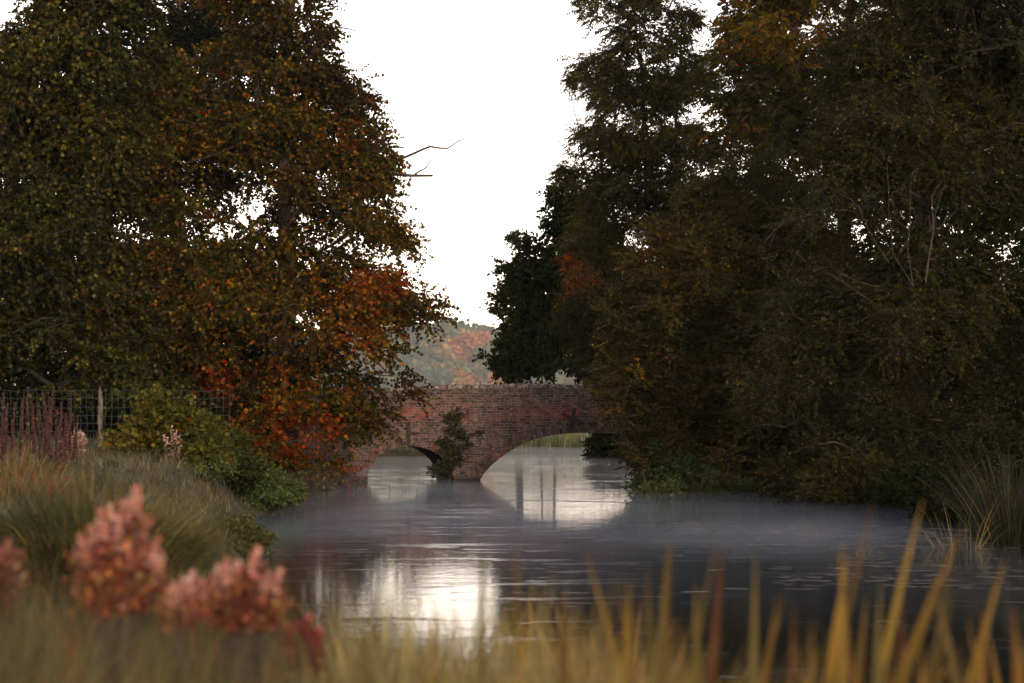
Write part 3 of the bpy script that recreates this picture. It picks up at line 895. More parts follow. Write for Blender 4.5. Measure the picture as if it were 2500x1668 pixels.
# slim trees on the far bank, seen upside down in the river
for k, (px, Yd, lab) in enumerate(((1268, 127, 'slim far-bank tree whose trunk makes the thickest dark stripe mirrored under the large arch'), (1322, 131, 'very slender far-bank tree, middle one of the three stripes mirrored under the large arch'), (1352, 129, 'thin far-bank tree whose mirrored stripe under the large arch stands nearest the dark bush'))):
    s = Yd
    tree('slim_tree', lab, 'tree', [(560 + 20 * k, px - 20, px + 20), (760, px - 45, px + 45), (880, px - 30, px + 40), (940, px - 8, px + 8)], Yd, 1.2, [(px, 1090, Yd), (px + 2, 900), (px, 600 + 20 * k)],
         26, P_ALDER, leaf='oval', lsize=.16, per=9, nleaf=8, L=.5, crad=.5, r_trunk=(.24, .07, .09)[k], seed=40 + k, twigs=False, group='slim trees across the river')


# ------------------------------------------------------------------ shrubs
def shrub(name, label, px, py, Yd, w, h, d, nclump, pal, seed, leaf='oval', lsize=.05, per=14, nleaf=12, L=.28, crad=.28, mat=None, group=None, base=None, up=.6, **kw):
    """A many-stemmed bush: its foot at the ground below photo point (px, py)."""
    b = at(px, py, Yd); zg = max(float(ground_h(b[0], b[1])), .04)
    pyb = HY - (zg - EYE) / Yd * F
    s = F / Yd
    prof = [(pyb - h * s, px - w * s * .22, px + w * s * .22), (pyb - h * s * .75, px - w * s * .42, px + w * s * .42), (pyb - h * s * .4, px - w * s * .5, px + w * s * .5), (pyb - h * s * .08, px - w * s * .48, px + w * s * .48)]
    return tree(name, label, 'bush', prof, Yd, d, [(px, pyb), (px, pyb - h * s * .55)], nclump, pal, leaf=leaf, lsize=lsize, per=per, nleaf=nleaf, L=L, crad=crad, r_trunk=.03, seed=seed, mat=mat, group=group, tip=.006, droop=.05, hang=0, **kw)

P_YB = [(4, (.19, .165, .06)), (3, (.11, .10, .04)), (1, OLIVE), (.3, ORA)]
shrub('hazel_bush', 'yellow-green leafy bush beside the wire fence above the scrubby bank', 415, 1100, 42.5, 1.75, 1.12, .7, 80, P_YB, 51, leaf='round', lsize=.075, per=11, nleaf=9, L=.34, crad=.24)
shrub('dogwood_bush', 'low dull green bush between the yellowish bush and the maple', 565, 1120, 49, 1.7, 1.0, .8, 70, [(3, OLIVE2), (2, GREYG), (1, GRN)], 52, lsize=.06)
shrub('bramble_bush', 'dark bramble mound tumbling down the bank to the green spit', 490, 1180, 45.5, 2.1, .75, .9, 90, [(3, GRN), (2, DGRN), (1, GREYG)], 53, leaf='round', lsize=.055, patches=[])
shrub('nettle_bush', 'pale green low growth covering the tip of the spit in the water', 610, 1225, 47.6, 2.0, .38, .8, 90, [(4, (.11, .13, .05)), (2, GRN), (1, (.15, .14, .06))], 54, dim=(.85, .95, .75), leaf='round', lsize=.045, crad=.2, L=.2)
shrub('watercress_mat', 'bright green flat mat of water plants floating at the tip of the spit', 625, 1245, 47.0, 2.3, .20, .8, 70, [(4, (.13, .16, .06)), (2, (.09, .12, .04))], 65, leaf='round', lsize=.045, crad=.14, L=.14, dim=(.9, .95, .75))
shrub('nettle_bush', 'olive low growth along the bank below the bramble mound', 480, 1255, 42.5, 1.9, .32, .8, 70, [(3, (.10, .10, .045)), (2, OLIVE), (1, GRN)], 55, dim=(.85, .95, .75), leaf='round', lsize=.045, crad=.2, L=.2)
shrub('nettle_bush', 'small green patch growing at the water edge behind the rosy flowers', 560, 1345, 33, 1.0, .35, .5, 40, [(3, (.10, .10, .04)), (2, OLIVE)], 56, dim=(.85, .95, .75), leaf='round', lsize=.04, crad=.16, L=.16)
shrub('bank_willow_bush', 'bright green bush at the foot of the sallow by the water', 1650, 1190, 57, 2.0, 1.1, .6, 90, [(4, (.07, .11, .035)), (2, GRN), (1, DGRN)], 57, dim=(.72, .72, .6), leaf='round', lsize=.06)
shrub('watercress_bush', 'low green mat of plants on the water under the sallow', 1690, 1205, 56, 2.9, .32, .7, 90, [(4, (.075, .10, .035)), (2, GRN), (1, OLIVE)], 58, dim=(.9, .9, .75), leaf='round', lsize=.05, crad=.2, L=.2)
shrub('upstream_bush', 'round dark bush on the bank seen through the large arch', 1495, 1118, 93, 2.0, 1.25, .9, 90, P_ALDER, 59, leaf='round', lsize=.08, crad=.3, mat=M_DARKLEAF)
shrub('shade_bush', 'dark bush at the water edge just behind the tall sedge clump', 2440, 1200, 42, 2.6, 1.5, 1.0, 90, P_SHADE, 62, lsize=.07, crad=.35, mat=M_DARKLEAF)  # the bank's black shade is painted into the leaves of these bushes
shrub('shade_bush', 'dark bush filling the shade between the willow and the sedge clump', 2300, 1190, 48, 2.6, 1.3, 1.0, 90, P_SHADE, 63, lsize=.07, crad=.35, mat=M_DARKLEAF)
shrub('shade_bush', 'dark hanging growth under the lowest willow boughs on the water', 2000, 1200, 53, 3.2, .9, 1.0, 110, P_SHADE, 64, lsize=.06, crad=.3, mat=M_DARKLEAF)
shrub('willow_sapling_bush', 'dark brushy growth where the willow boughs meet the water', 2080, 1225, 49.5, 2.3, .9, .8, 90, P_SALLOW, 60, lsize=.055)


def loose_leaves(name, label, cat, pts, crad, pal, seed, leaf, lsize, per, nleaf, L, stems=None, mat=M_LEAF, part='foliage', bark=M_BARK, droop=.2, root_at=None):
    rng = np.random.default_rng(seed)
    cl = np.array(pts, float); cr = np.full(len(cl), crad)
    ax = cl.copy(); ax[:, 1] += 2.0
    base, d, LL, ci = sprays(cl, cr, ax, rng, per, L, droop, .4)
    p, dd, si = leaves_on(base, d, LL, rng, nleaf, droop, .2)
    root = empty(name, tuple(root_at if root_at is not None else cl[0])); tag(root, label, cat)
    place(link(part, leaf_mesh(part, p, dd, lsize * rng.uniform(.6, 1.3, len(p)), np.clip(pick(rng, len(p), pal), .003, .8), leaf, rng), mat=mat), root)
    if stems: place(link('stems', mesh_np('stems', *join(stems)), mat=bark), root)
    return root

# creeper on the pier
rng = np.random.default_rng(5)
pts, st = [], []
for k in range(62):
    t = rng.uniform() ** .8
    py = 1005 + t * 165
    px = 1102 + 14 * math.sin(t * 5) - 10 * t + rng.normal() * (23 - 9 * t)
    u, z = face(px, py)
    pts.append(B0 + BD * u + BN * (-.10 - .14 * rng.uniform()) + np.array([0, 0, z]))
foot = B0 + BD * face(1100, 1172)[0] + BN * -.08 + np.array([0, 0, .03])
for k in range(9):
    e = pts[k * 6]; m = (foot + e) / 2 + rng.normal(size=3) * .06
    st.append(polyline_tube([foot, m, e], [.014, .010, .004], 5))
loose_leaves('creeper_bush', 'dark straggling creeper growing up the bridge pier between the arches', 'creeper', pts, .12, [(3, DGRN), (3, OLIVE2), (2, (.05, .045, .03))], 61, 'oval', .055, 9, 9, .2, stems=st, root_at=foot)

# ------------------------------------------------------------------ blades, grasses, reeds
def blades(pos, h, w, lean, bend, rng, segs=4, taper=1.2):
    """Curved ribbons. lean (N,2): sideways offset at the tip as a share of height."""
    n = len(pos)
    t = np.linspace(0, 1, segs + 1)
    ang = rng.uniform(0, math.pi, n)
    sd = np.stack([np.cos(ang), np.sin(ang) * .6, np.zeros(n)], 1)
    P = np.repeat(pos[:, None], segs + 1, 1).astype(float)
    P[..., 2] += h[:, None] * (t[None] - bend[:, None] * t[None] ** 3)
    P[..., :2] += lean[:, None, :] * h[:, None, None] * (t[None, :, None] ** 1.8)
    ww = w[:, None] * np.clip(1 - t[None] ** (taper * 2), .04, 1) * .5
    A = P - sd[:, None] * ww[..., None]; B = P + sd[:, None] * ww[..., None]
    V = np.stack([A, B], 2).reshape(-1, 3)
    k = np.arange(segs)
    q = np.stack([2 * k, 2 * k + 1, 2 * k + 3, 2 * k + 2], 1)
    Fc = (np.arange(n) * 2 * (segs + 1))[:, None, None] + q[None]
    return V, Fc.reshape(-1, 4), 2 * (segs + 1)


def blade_obj(name, pos, h, w, lean, bend, pal, rng, root=None, segs=4, mat=None, tipc=None):
    V, Fc, k = blades(pos, h, w, lean, bend, rng, segs)
    c = pick(rng, len(pos), pal)
    if len(pos) > 2500:
        # the sward grows in tufts of differing kinds
        q_ = np.c_[pos[:, :2], np.zeros(len(pos))]
        c *= np.clip(1 + 1.1 * nz(q_, 2.1, 6.0) + 1.0 * nz(q_, 7.0, 2.0), .25, 2.2)[:, None] * (1 + nz(q_, 1.3, 9.0)[:, None] * np.array([.4, .05, -.1]))
    C = np.repeat(c, k, axis=0)
    if tipc is not None:
        t = np.tile(np.repeat(np.linspace(0, 1, segs + 1), 2), len(pos))[:, None] ** 4
        C = C * (1 - t) + np.array(tipc) * t
    o = link(name, mesh_np(name, V, Fc, np.clip(C, .003, .8)), mat=mat or M_GRASS)
    if root is not None: place(o, root)
    return o


def scatter(n, x0, x1, y0, y1, rng, dmin=.15, lim=None):
    P = np.stack([rng.uniform(x0, x1, n), rng.uniform(y0, y1, n)], 1)
    P = P[shore(P[:, 0], P[:, 1]) > dmin]
    if lim is not None: P = P[lim(P)]
    return np.c_[P, ground_h(P[:, 0], P[:, 1]) - .02]

rng = np.random.default_rng(77)
STRAW, GOLD, OLG, GRG = (.30, .23, .10), (.30, .18, .035), (.13, .12, .04), (.07, .09, .03)
# meadow on the left bank
P = scatter(60000, -15, -1.5, 12, 46, rng, .1)
n = len(P)
blade_obj('meadow_grass', P, rng.uniform(.10, .30, n), rng.uniform(.006, .014, n), rng.normal(size=(n, 2)) * .35, rng.uniform(0, .5, n),
          [(3, (.075, .07, .035)), (2, (.11, .10, .06)), (1, (.10, .07, .03)), (1, (.05, .055, .025))], rng)
bpy.data.objects['meadow_grass']['kind'] = 'stuff'
# verge all along the banks
P = np.concatenate([scatter(26000, -17, 10, 46, 125, rng, .02)])
n = len(P)
tag(blade_obj('bank_grass', P, rng.uniform(.12, .42, n), rng.uniform(.008, .02, n), rng.normal(size=(n, 2)) * .35, rng.uniform(0, .5, n),
          [(3, (.08, .085, .03)), (2, OLG), (1, GRG)], rng), kind='stuff')
# reeds beyond the bridge, seen through the arches
P = np.concatenate([scatter(2600, -15, 1, 96.5, 101, rng, .0), scatter(2600, -3, 5, 120, 127, rng, .0), scatter(700, 3.2, 6, 92, 112, rng, .0)])
n = len(P)
tag(blade_obj('far_reeds', P, rng.uniform(.5, 1.15, n), rng.uniform(.012, .03, n), rng.normal(size=(n, 2)) * .22, rng.uniform(0, .3, n),
          [(3, (.13, .14, .05)), (2, (.20, .18, .07)), (2, GRG)], rng), kind='stuff')
# near bank grass in front of the camera
def near_top(P):
    x, y = P[:, 0], P[:, 1]
    px = CX + x / y * F
    return (y > 2.4)
P = scatter(52000, -2.2, 2.2, 2.5, 8.9, rng, .05, near_top)
px = CX + P[:, 0] / P[:, 1] * F
P = P[(px > -300) & (px < 2800)]
n = len(P); px = CX + P[:, 0] / P[:, 1] * F
# wished top of the sward as a height above the river, lower towards the reeds
topz = np.interp(px, [-300, 0, 400, 620, 780, 900, 1250, 1500, 1700, 2000, 2500], [1.66, 1.66, 1.61, 1.55, 1.53, 1.60, 1.585, 1.55, 1.42, 1.28, 1.25])
topz = EYE - (EYE - topz) * (P[:, 1] / 4.0) ** .80
cln = nz(np.c_[P[:, :2], np.zeros(n)], 3.2, 4.0)
hh = np.clip(topz - P[:, 2], .15, 1.1) * rng.uniform(.62, 1.06, n) * (1 + .16 * cln)
warm = (px > 760)
pal_l = [(3, (.075, .062, .024)), (2, (.045, .042, .018)), (1.2, (.15, .105, .035)), (1, (.05, .055, .025)), (.6, RUST)]
pal_r = [(4, (.23, .18, .06)), (2, (.17, .125, .035)), (1, (.08, .075, .025)), (.6, (.22, .12, .02))]
far_r = px > 1720
pal_d = [(3, (.07, .06, .02)), (2, (.11, .08, .022)), (1, (.16, .09, .02))]
for m, pal, nm in ((~warm, pal_l, 'tall_grass'), (warm & ~far_r, pal_r, 'pale_grass'), (far_r, pal_d, 'reedy_grass')):
    k = int(m.sum())
    tag(blade_obj(nm, P[m], hh[m], rng.uniform(.004, .009, k), rng.normal(size=(k, 2)) * .16, rng.uniform(0, .25, k), pal, rng, segs=4), kind='stuff')
# stuff: fallen reed stems and leaves on the water
parts = []
for k in range(90):
    px = rng.uniform(1700, 2480) if k > 12 else rng.uniform(1560, 1760)
    py = 1262 + (px - 1560) * .05 + abs(rng.normal()) * 26 + (rng.uniform(0, 60) if px > 2000 else 0)
    Yd = EYE / ((py - HY) / F)
    a = at(px, py, Yd); a[2] = -.02
    L_ = rng.uniform(.12, .55); dx = rng.choice([-1, 1]) * L_ * rng.uniform(.5, 1); hz = rng.uniform(.02, .16)
    parts.append(polyline_tube([a, a + [dx * .3, rng.normal() * .1, hz], a + [dx * .7, rng.normal() * .1, hz * .9], a + [dx, rng.normal() * .15, -.02]], [.0035, .0035, .003, .002], 4))
M_STRAW = plain_mat('dead_reed', (.06, .05, .035), (.15, .125, .09), 9)
tag(link('reed_debris', mesh_np('reed_debris', *join(parts)), mat=M_STRAW), kind='stuff')
V, Q = [], []
for k in range(330):
    px = rng.uniform(1640, 2500); py = 1270 + rng.exponential(38) + (px - 1640) * .03
    if rng.uniform() < .25: px, py = rng.uniform(1900, 2500), rng.uniform(1380, 1440)
    Yd = EYE / ((py - HY) / F); a = at(px, py, Yd); a[2] = .006
    l, w_ = rng.uniform(.04, .22), rng.uniform(.02, .07); th = rng.normal() * .35
    dx, dy = np.array([math.cos(th), math.sin(th), 0]) * l, np.array([-math.sin(th), math.cos(th), 0]) * w_
    b = len(V); V += [a - dx, a - dx * .5 + dy, a + dx * .6 + dy * .8, a + dx, a + dx * .5 - dy, a - dx * .6 - dy * .7]; Q.append([b, b + 5, b + 4, b + 3, b + 2, b + 1])
tag(link('floating_leaves', mesh_np('floating_leaves', np.array(V), np.array(Q)), mat=plain_mat('floating_leaf', (.06, .055, .045), (.20, .18, .16), 3, rough=.35, bump=0)), kind='stuff')

# tussock
def tussock(name, label, px, py, Yd, n, hmin, hmax, rad, spread, pal, seed, w=(.004, .008), cat='grass clump', group=None, bendr=(.2, .8), tipc=None):
    rg = np.random.default_rng(seed)
    b = at(px, py, Yd); zg = float(ground_h(b[0], b[1]))
    root = empty(name, (b[0], b[1], zg)); tag(root, label, cat, group)
    th = rg.uniform(0, 2 * math.pi, n); r = rad * np.sqrt(rg.uniform(0, 1, n))
    P = np.stack([b[0] + r * np.cos(th), b[1] + r * np.sin(th), np.full(n, zg - .03)], 1)
    ln = np.stack([np.cos(th), np.sin(th)], 1) * (r / rad * spread)[:, None] + rg.normal(size=(n, 2)) * .12
    blade_obj('blades', P, rg.uniform(hmin, hmax, n), rg.uniform(w[0], w[1], n), ln, rg.uniform(bendr[0], bendr[1], n) * (r / rad), pal, rg, root, segs=6, tipc=tipc)
    return root

P_TUS = [(3, (.052, .056, .018)), (2, (.11, .085, .025)), (2, (.024, .025, .011)), (.7, (.19, .12, .035))]
tussock('sedge_tussock', 'big rounded sedge tussock with arching blades behind the tall rosy flower', 215, 1330, 13.5, 6500, .66, 1.12, .50, .58, P_TUS, 81, bendr=(.45, .8), w=(.005, .011))
tussock('sedge_tussock', 'smaller arching tussock sloping down to the water past the tall rosy flower', 420, 1400, 12.5, 3200, .42, .72, .28, .6, P_TUS, 82, bendr=(.3, .7))
tussock('sedge_tussock', 'green grass tuft hanging over the spit beside the maple', 640, 1190, 51, 700, .5, .8, .25, .9, [(3, (.07, .11, .05)), (2, GRG)], 83, w=(.010, .02))
tussock('sedge_clump', 'tall dark sedge clump with bent yellowed blades in the river below the very dark tree', 2480, 1330, 35.5, 800, 1.5, 2.45, .42, .42, [(4, (.014, .017, .008)), (1.5, (.03, .026, .012)), (.3, (.13, .085, .03))], 84, w=(.010, .02), bendr=(0, .4))
tussock('sedge_clump', 'sparse broken sedge stalks standing in the dark water next to the tall sedge clump', 2345, 1350, 34.5, 60, 1.1, 1.75, .22, .4, [(2, (.20, .15, .06)), (2, (.08, .08, .04))], 85, w=(.010, .018), bendr=(.1, .7))
tussock('grass_tuft', 'warm yellow grass tuft at the bottom of the frame under the bright reflection', 900, 1640, 4.6, 900, .55, .75, .16, .3, pal_r, 86, bendr=(0, .4))
tussock('grass_tuft', 'straw-coloured grass tuft between the bright reflection and the cattail leaves', 1330, 1640, 4.4, 900, .78, .98, .18, .3, pal_r, 87, bendr=(0, .4))

# ------------------------------------------------------------------ spiky plants by the fence
M_PURPLE = foliage_mat('dried_flower_spikes', trans=.2, gloss=.0)
tall_k = 0
spikes = [(8, 960), (18, 985), (55, 975), (68, 948), (95, 985), (104, 958), (112, 990), (131, 945), (124, 985), (150, 985), (173, 965), (160, 1010), (190, 1015), (36, 985), (80, 990), (140, 1000)]
order = sorted(range(len(spikes)), key=lambda i: spikes[i][0])
names = ['first', 'second', 'third', 'fourth', 'fifth', 'sixth', 'seventh', 'eighth', 'ninth', 'tenth', 'eleventh', 'twelfth', 'thirteenth', 'fourteenth', 'fifteenth', 'sixteenth']
for rank, i in enumerate(order):
    px, py = spikes[i]; rg = np.random.default_rng(200 + i)
    Yd = 30 + rg.uniform(-1.2, 1.2)
    top = at(px, py, Yd); fx = at(px + rg.normal() * 14, 1100, Yd); zg = float(ground_h(fx[0], fx[1])); foot = np.array([fx[0], Yd, zg - .03])
    root = empty('loosestrife_plant', (foot[0], foot[1], zg))
    tag(root, names[rank] + ' purple-brown seed spike counted from the frame edge towards the fence post', 'plant', 'dried purple flower spikes by the fence')
    pts = [foot, foot * .5 + top * .5 + np.array([rg.normal() * .03, 0, 0]), top]
    place(link('stem', mesh_np('stem', *polyline_tube(pts, [.008, .006, .003], 5)), mat=M_BARK), root)
    m = 420; t = (1 - (1 - rg.uniform(.2, .5)) * rg.uniform(0, 1, m) ** rg.uniform(.8, 1.3))[:, None]
    p = foot * (1 - t) + top * t; th = rg.uniform(0, 2 * math.pi, m)
    dd = np.stack([np.cos(th), np.sin(th), rg.uniform(.4, 1.4, m)], 1)
    place(link('seed_spike', leaf_mesh('seed_spike', p, dd, rg.uniform(.02, .05, m) * (1.25 - t[:, 0] * .7), np.clip(pick(rg, m, [(3, (.085, .038, .036)), (2, (.13, .062, .055)), (2, (.05, .026, .026))]), .003, .8), 'oval', rg), mat=M_PURPLE), root)
tussock('dock_plant', 'olive leafy tuft at the foot of the purple-brown spikes', 45, 1130, 29.5, 900, .25, .75, .45, .5, [(3, OLG), (2, (.12, .08, .03)), (1, RUST)], 88, cat='plant', w=(.01, .02))
tussock('dock_plant', 'coral-red strappy leaves in front of the purple-brown spikes', 25, 1170, 26, 330, .12, .55, .55, .9, [(2, (.24, .08, .04)), (2, (.15, .08, .04)), (4, OLG)], 89, cat='plant', w=(.010, .022))
tussock('dock_plant', 'russet strappy leaves beside the pale pink seed head', 110, 1160, 27, 300, .10, .48, .50, .9, [(1.5, (.24, .09, .04)), (2, (.16, .11, .05)), (4, OLG)], 90, cat='plant', w=(.010, .022))


def fluffy(name, label, px, py0, py1, wpx, Yd, pal, seed, n=1600, size=.03, leaf='oval', stem=8):
    rg = np.random.default_rng(seed)
    c0, c1 = at(px, py0, Yd), at(px, py1, Yd)
    zg = float(ground_h(c1[0], c1[1])); foot = np.array([c1[0], Yd, zg - .03])
    root = empty(name, (foot[0], foot[1], zg)); tag(root, label, 'plant')
    w = wpx / F * Yd / 2
    st, P, D = [], [], []
    for k in range(stem):
        tx = rg.uniform(-1, 1); tz = 1 - .45 * abs(tx) * rg.uniform(.5, 1.2)
        e = np.array([c0[0] + tx * w * .85, Yd + rg.uniform(-1, 1) * w * .7, c1[2] + (c0[2] - c1[2]) * tz])
        st.append(polyline_tube([foot, (foot + e) / 2 + rg.normal(size=3) * w * .1, e], [size * .15, size * .12, size * .05], 5))
        m = n // stem; t = rg.uniform(0, 1, m)[:, None]
        s0 = np.array([e[0] * .6 + c0[0] * .4, Yd, c1[2]])
        P.append(s0 * (1 - t) + e * t + rg.normal(size=(m, 3)) * w * .16 * (1.15 - t)); D.append(rg.normal(size=(m, 3)) + np.array([0, 0, 1.]))
    P, D = np.concatenate(P), np.concatenate(D)
    place(link('stems', mesh_np('stems', *join(st)), mat=M_BARK), root)
    # the flower heads pale towards their tips
    hz = np.clip((P[:, 2] - c1[2]) / (c0[2] - c1[2]), 0, 1)
    top = rg.uniform(size=len(P)) < hz ** 1.3 * 1.1
    cols = pick(rg, len(P), pal[1]); cols[top] = pick(rg, int(top.sum()), pal[0])
    place(link('flower_head', leaf_mesh('flower_head', P, D, size * rg.uniform(.6, 1.3, len(P)), np.clip(cols, .003, .85), leaf, rg), mat=M_LEAF), root)
    return root

PINK = ([(3, (.50, .20, .17)), (4, (.66, .44, .40)), (1.5, (.45, .13, .07)), (.7, (.45, .22, .06))], [(3, (.17, .045, .035)), (2, (.32, .10, .04)), (1.5, (.20, .13, .035)), (2, (.08, .025, .025)), (1, (.32, .13, .11))])


def spired(name, label, tops, pyb, Yd, seed, n=210, size=.0125, cw=17):
    """A branching plant: each stem ends in a pointed flower spire, with leaves lower down."""
    rg = np.random.default_rng(seed)
    pxc = np.mean([t[0] for t in tops]); c1 = at(pxc, pyb, Yd)
    zg = float(ground_h(c1[0], Yd)); foot = np.array([c1[0], Yd, zg - .03])
    root = empty(name, (foot[0], foot[1], zg)); tag(root, label, 'plant')
    k = Yd / F
    st, P, D, Q = [], [], [], []
    for (px, py) in tops:
        e = at(px, py, Yd + rg.uniform(-.12, .12)); low = at(pxc + (px - pxc) * .55, pyb - 20, Yd)
        st.append(polyline_tube([foot, foot * .4 + low * .6, low, low * .4 + e * .6, e], [.005, .004, .004, .003, .002], 5))
        t = rg.uniform(0, 1, n)[:, None]; hl = rg.uniform(60, 115) * k
        ax_ = unit((e - low)[None])[0]
        p = e - ax_ * t * hl + rg.normal(size=(n, 3)) * (cw * k * (.12 + .85 * t ** .8)) * .42
        P.append(p); D.append(rg.normal(size=(n, 3)) * .7 + ax_ * 1.1 + (p - (e - ax_ * t * hl)) * 12)
        m = int(n * .9); t = rg.uniform(0, 1, m)[:, None]
        Q.append(e * (1 - t) + low * t - ax_ * hl * .7 * (1 - t) + rg.normal(size=(m, 3)) * 20 * k * np.array([1, 1, .8]))
    P, D, Q = np.concatenate(P), np.concatenate(D), np.concatenate(Q)
    place(link('stems', mesh_np('stems', *join(st)), mat=M_BARK), root)
    place(link('leaves', leaf_mesh('leaves', Q, rg.normal(size=(len(Q), 3)) + np.array([0, 0, .6]), size * rg.uniform(.9, 2.0, len(Q)), np.clip(pick(rg, len(Q), PINK[1]), .003, .8), 'oval', rg), mat=M_LEAF), root)
    place(link('flower_head', leaf_mesh('flower_head', P, D, size * rg.uniform(.5, 1.1, len(P)), np.clip(pick(rg, len(P), PINK[0]), .003, .85), 'oval', rg), mat=M_LEAF), root)


spired('pink_flower_plant', 'tallest rosy pink flower plant in front of the sedge tussock',
       [(335, 1192), (318, 1215), (300, 1228), (268, 1238), (245, 1250), (222, 1290), (196, 1310), (184, 1345), (288, 1270), (350, 1262), (345, 1320), (385, 1318), (398, 1352), (260, 1340), (310, 1330), (230, 1380), (370, 1390)], 1500, 6.2, 91)
spired('pink_flower_plant', 'peach-pink flower plant standing against the dark water beside the bright reflection',
       [(628, 1340), (618, 1362), (552, 1368), (535, 1385), (580, 1378), (600, 1392), (655, 1400), (684, 1394), (672, 1412), (520, 1408), (490, 1420), (640, 1425), (560, 1430)], 1540, 6.0, 92)
spired('pink_flower_plant', 'small orange-pink flower head between the two larger pink plants', [(470, 1402), (448, 1412), (425, 1425), (412, 1445)], 1540, 5.9, 93, n=110)
fluffy('dark_flower_plant', 'dark crimson seed head low beside the yellow grass tuft', 748, 1510, 1640, 120, 5.6, ([(3, (.20, .035, .04)), (1, (.30, .09, .07))], [(2, (.10, .03, .03)), (1, (.16, .1, .04))]), 94, n=700, size=.018, stem=8)
fluffy('dark_flower_plant', 'dull red plant at the frame edge below the sedge tussock', 15, 1310, 1500, 130, 7.0, ([(3, (.20, .07, .06)), (1, (.26, .14, .08))], [(2, (.12, .05, .04)), (1, (.14, .1, .04))]), 95, n=900, size=.022, stem=8)
PALE = ([(3, (.42, .27, .24)), (1, (.5, .38, .33))], [(2, (.22, .12, .09)), (1, (.18, .13, .08))])
fluffy('seedhead_plant', 'pale pink fluffy seed head in front of the wire fence', 188, 1043, 1110, 48, 33, PALE, 96, n=900, size=.035, stem=10)
fluffy('seedhead_plant', 'greyish fluffy seed heads above the bramble mound', 520, 1118, 1165, 60, 44.2, PALE, 97, n=700, size=.035, stem=10)
fluffy('seedhead_plant', 'pale seed heads half hidden in the yellow-green bush', 420, 1040, 1130, 50, 41.6, PALE, 98, n=450, size=.035, stem=8)

# ------------------------------------------------------------------ cattail leaves near the camera
CAT = [  # px, py of the tips with lean in px; distance; width m; colour key; blades
    (1183, 1330, -4, 5.2, 'g'), (1262, 1305, 26, 5.0, 'o'), (1435, 1345, -40, 5.3, 'y'), (1300, 1415, 30, 5.1, 'y'), (1375, 1440, 10, 4.9, 'y'),
    (1512, 1410, -6, 5.2, 'o'), (1545, 1420, 4, 5.0, 'y'), (1585, 1390, -12, 5.4, 'g'), (1618, 1390, 14, 5.2, 'o'), (1640, 1300, 2, 5.3, 'g'), (1748, 1275, 46, 5.0, 'y'), (1690, 1420, 10, 5.5, 'g'),
    (1775, 1335, 22, 5.2, 'r'), (1838, 1345, 12, 5.1, 'g'), (1880, 1440, 60, 5.0, 'o'), (1920, 1450, 24, 5.2, 'y'), (1942, 1475, 8, 4.9, 'r'), (1655, 1510, 0, 4.7, 'y'), (1560, 1470, 12, 4.8, 'r'),
    (2050, 1320, 24, 5.1, 'y'), (2060, 1440, -6, 5.2, 'y'), (2138, 1225, 34, 5.2, 'o'), (2100, 1370, 8, 5.0, 'y'), (2250, 1220, 62, 5.0, 'y'), (2150, 1420, 20, 4.8, 'g'), (2310, 1275, 70, 5.1, 'y'), (2190, 1440, -10, 5.3, 'r'),
    (2280, 1420, 10, 4.9, 'y'), (2315, 1360, 14, 5.4, 'g'), (2345, 1440, 24, 5.0, 'g'), (2440, 1355, 70, 5.2, 'y'), (2470, 1420, 50, 4.9, 'o'), (2500, 1440, 40, 5.1, 'g'), (2395, 1490, 30, 4.7, 'y'), (2465, 1520, -10, 4.6, 'o'),
    (1115, 1480, -24, 4.9, 'g'), (1060, 1500, -14, 5.0, 'y'), (2030, 1560, -14, 4.6, 'o'), (1990, 1590, 20, 4.5, 'y'), (2230, 1560, 12, 4.5, 'g')]
rc = np.random.default_rng(321)
for k in range(16):
    CAT.append((float(rc.uniform(1900, 2520)), float(rc.uniform(1470, 1580)), float(rc.normal() * 30), float(rc.uniform(4.5, 5.4)), 'gyyo'[k % 4]))
CC = {'g': [(2, (.085, .07, .014)), (1, (.05, .055, .014))], 'y': [(3, (.15, .090, .010)), (1, (.10, .07, .012))], 'o': [(3, (.17, .085, .010)), (1, (.12, .08, .012))], 'r': [(2, (.10, .036, .012)), (1, (.10, .06, .012))]}
CN = {'g': 'olive green', 'y': 'golden yellow', 'o': 'orange tinged', 'r': 'dark rust red'}
CAT.sort(key=lambda c: c[0])
ordn = lambda i: ['first', 'second', 'third', 'fourth', 'fifth', 'sixth', 'seventh', 'eighth', 'ninth', 'tenth', 'eleventh', 'twelfth', 'thirteenth', 'fourteenth', 'fifteenth', 'sixteenth', 'seventeenth', 'eighteenth', 'nineteenth', 'twentieth', 'twenty-first', 'twenty-second', 'twenty-third', 'twenty-fourth', 'twenty-fifth', 'twenty-sixth', 'twenty-seventh', 'twenty-eighth'][i]
seen = {}
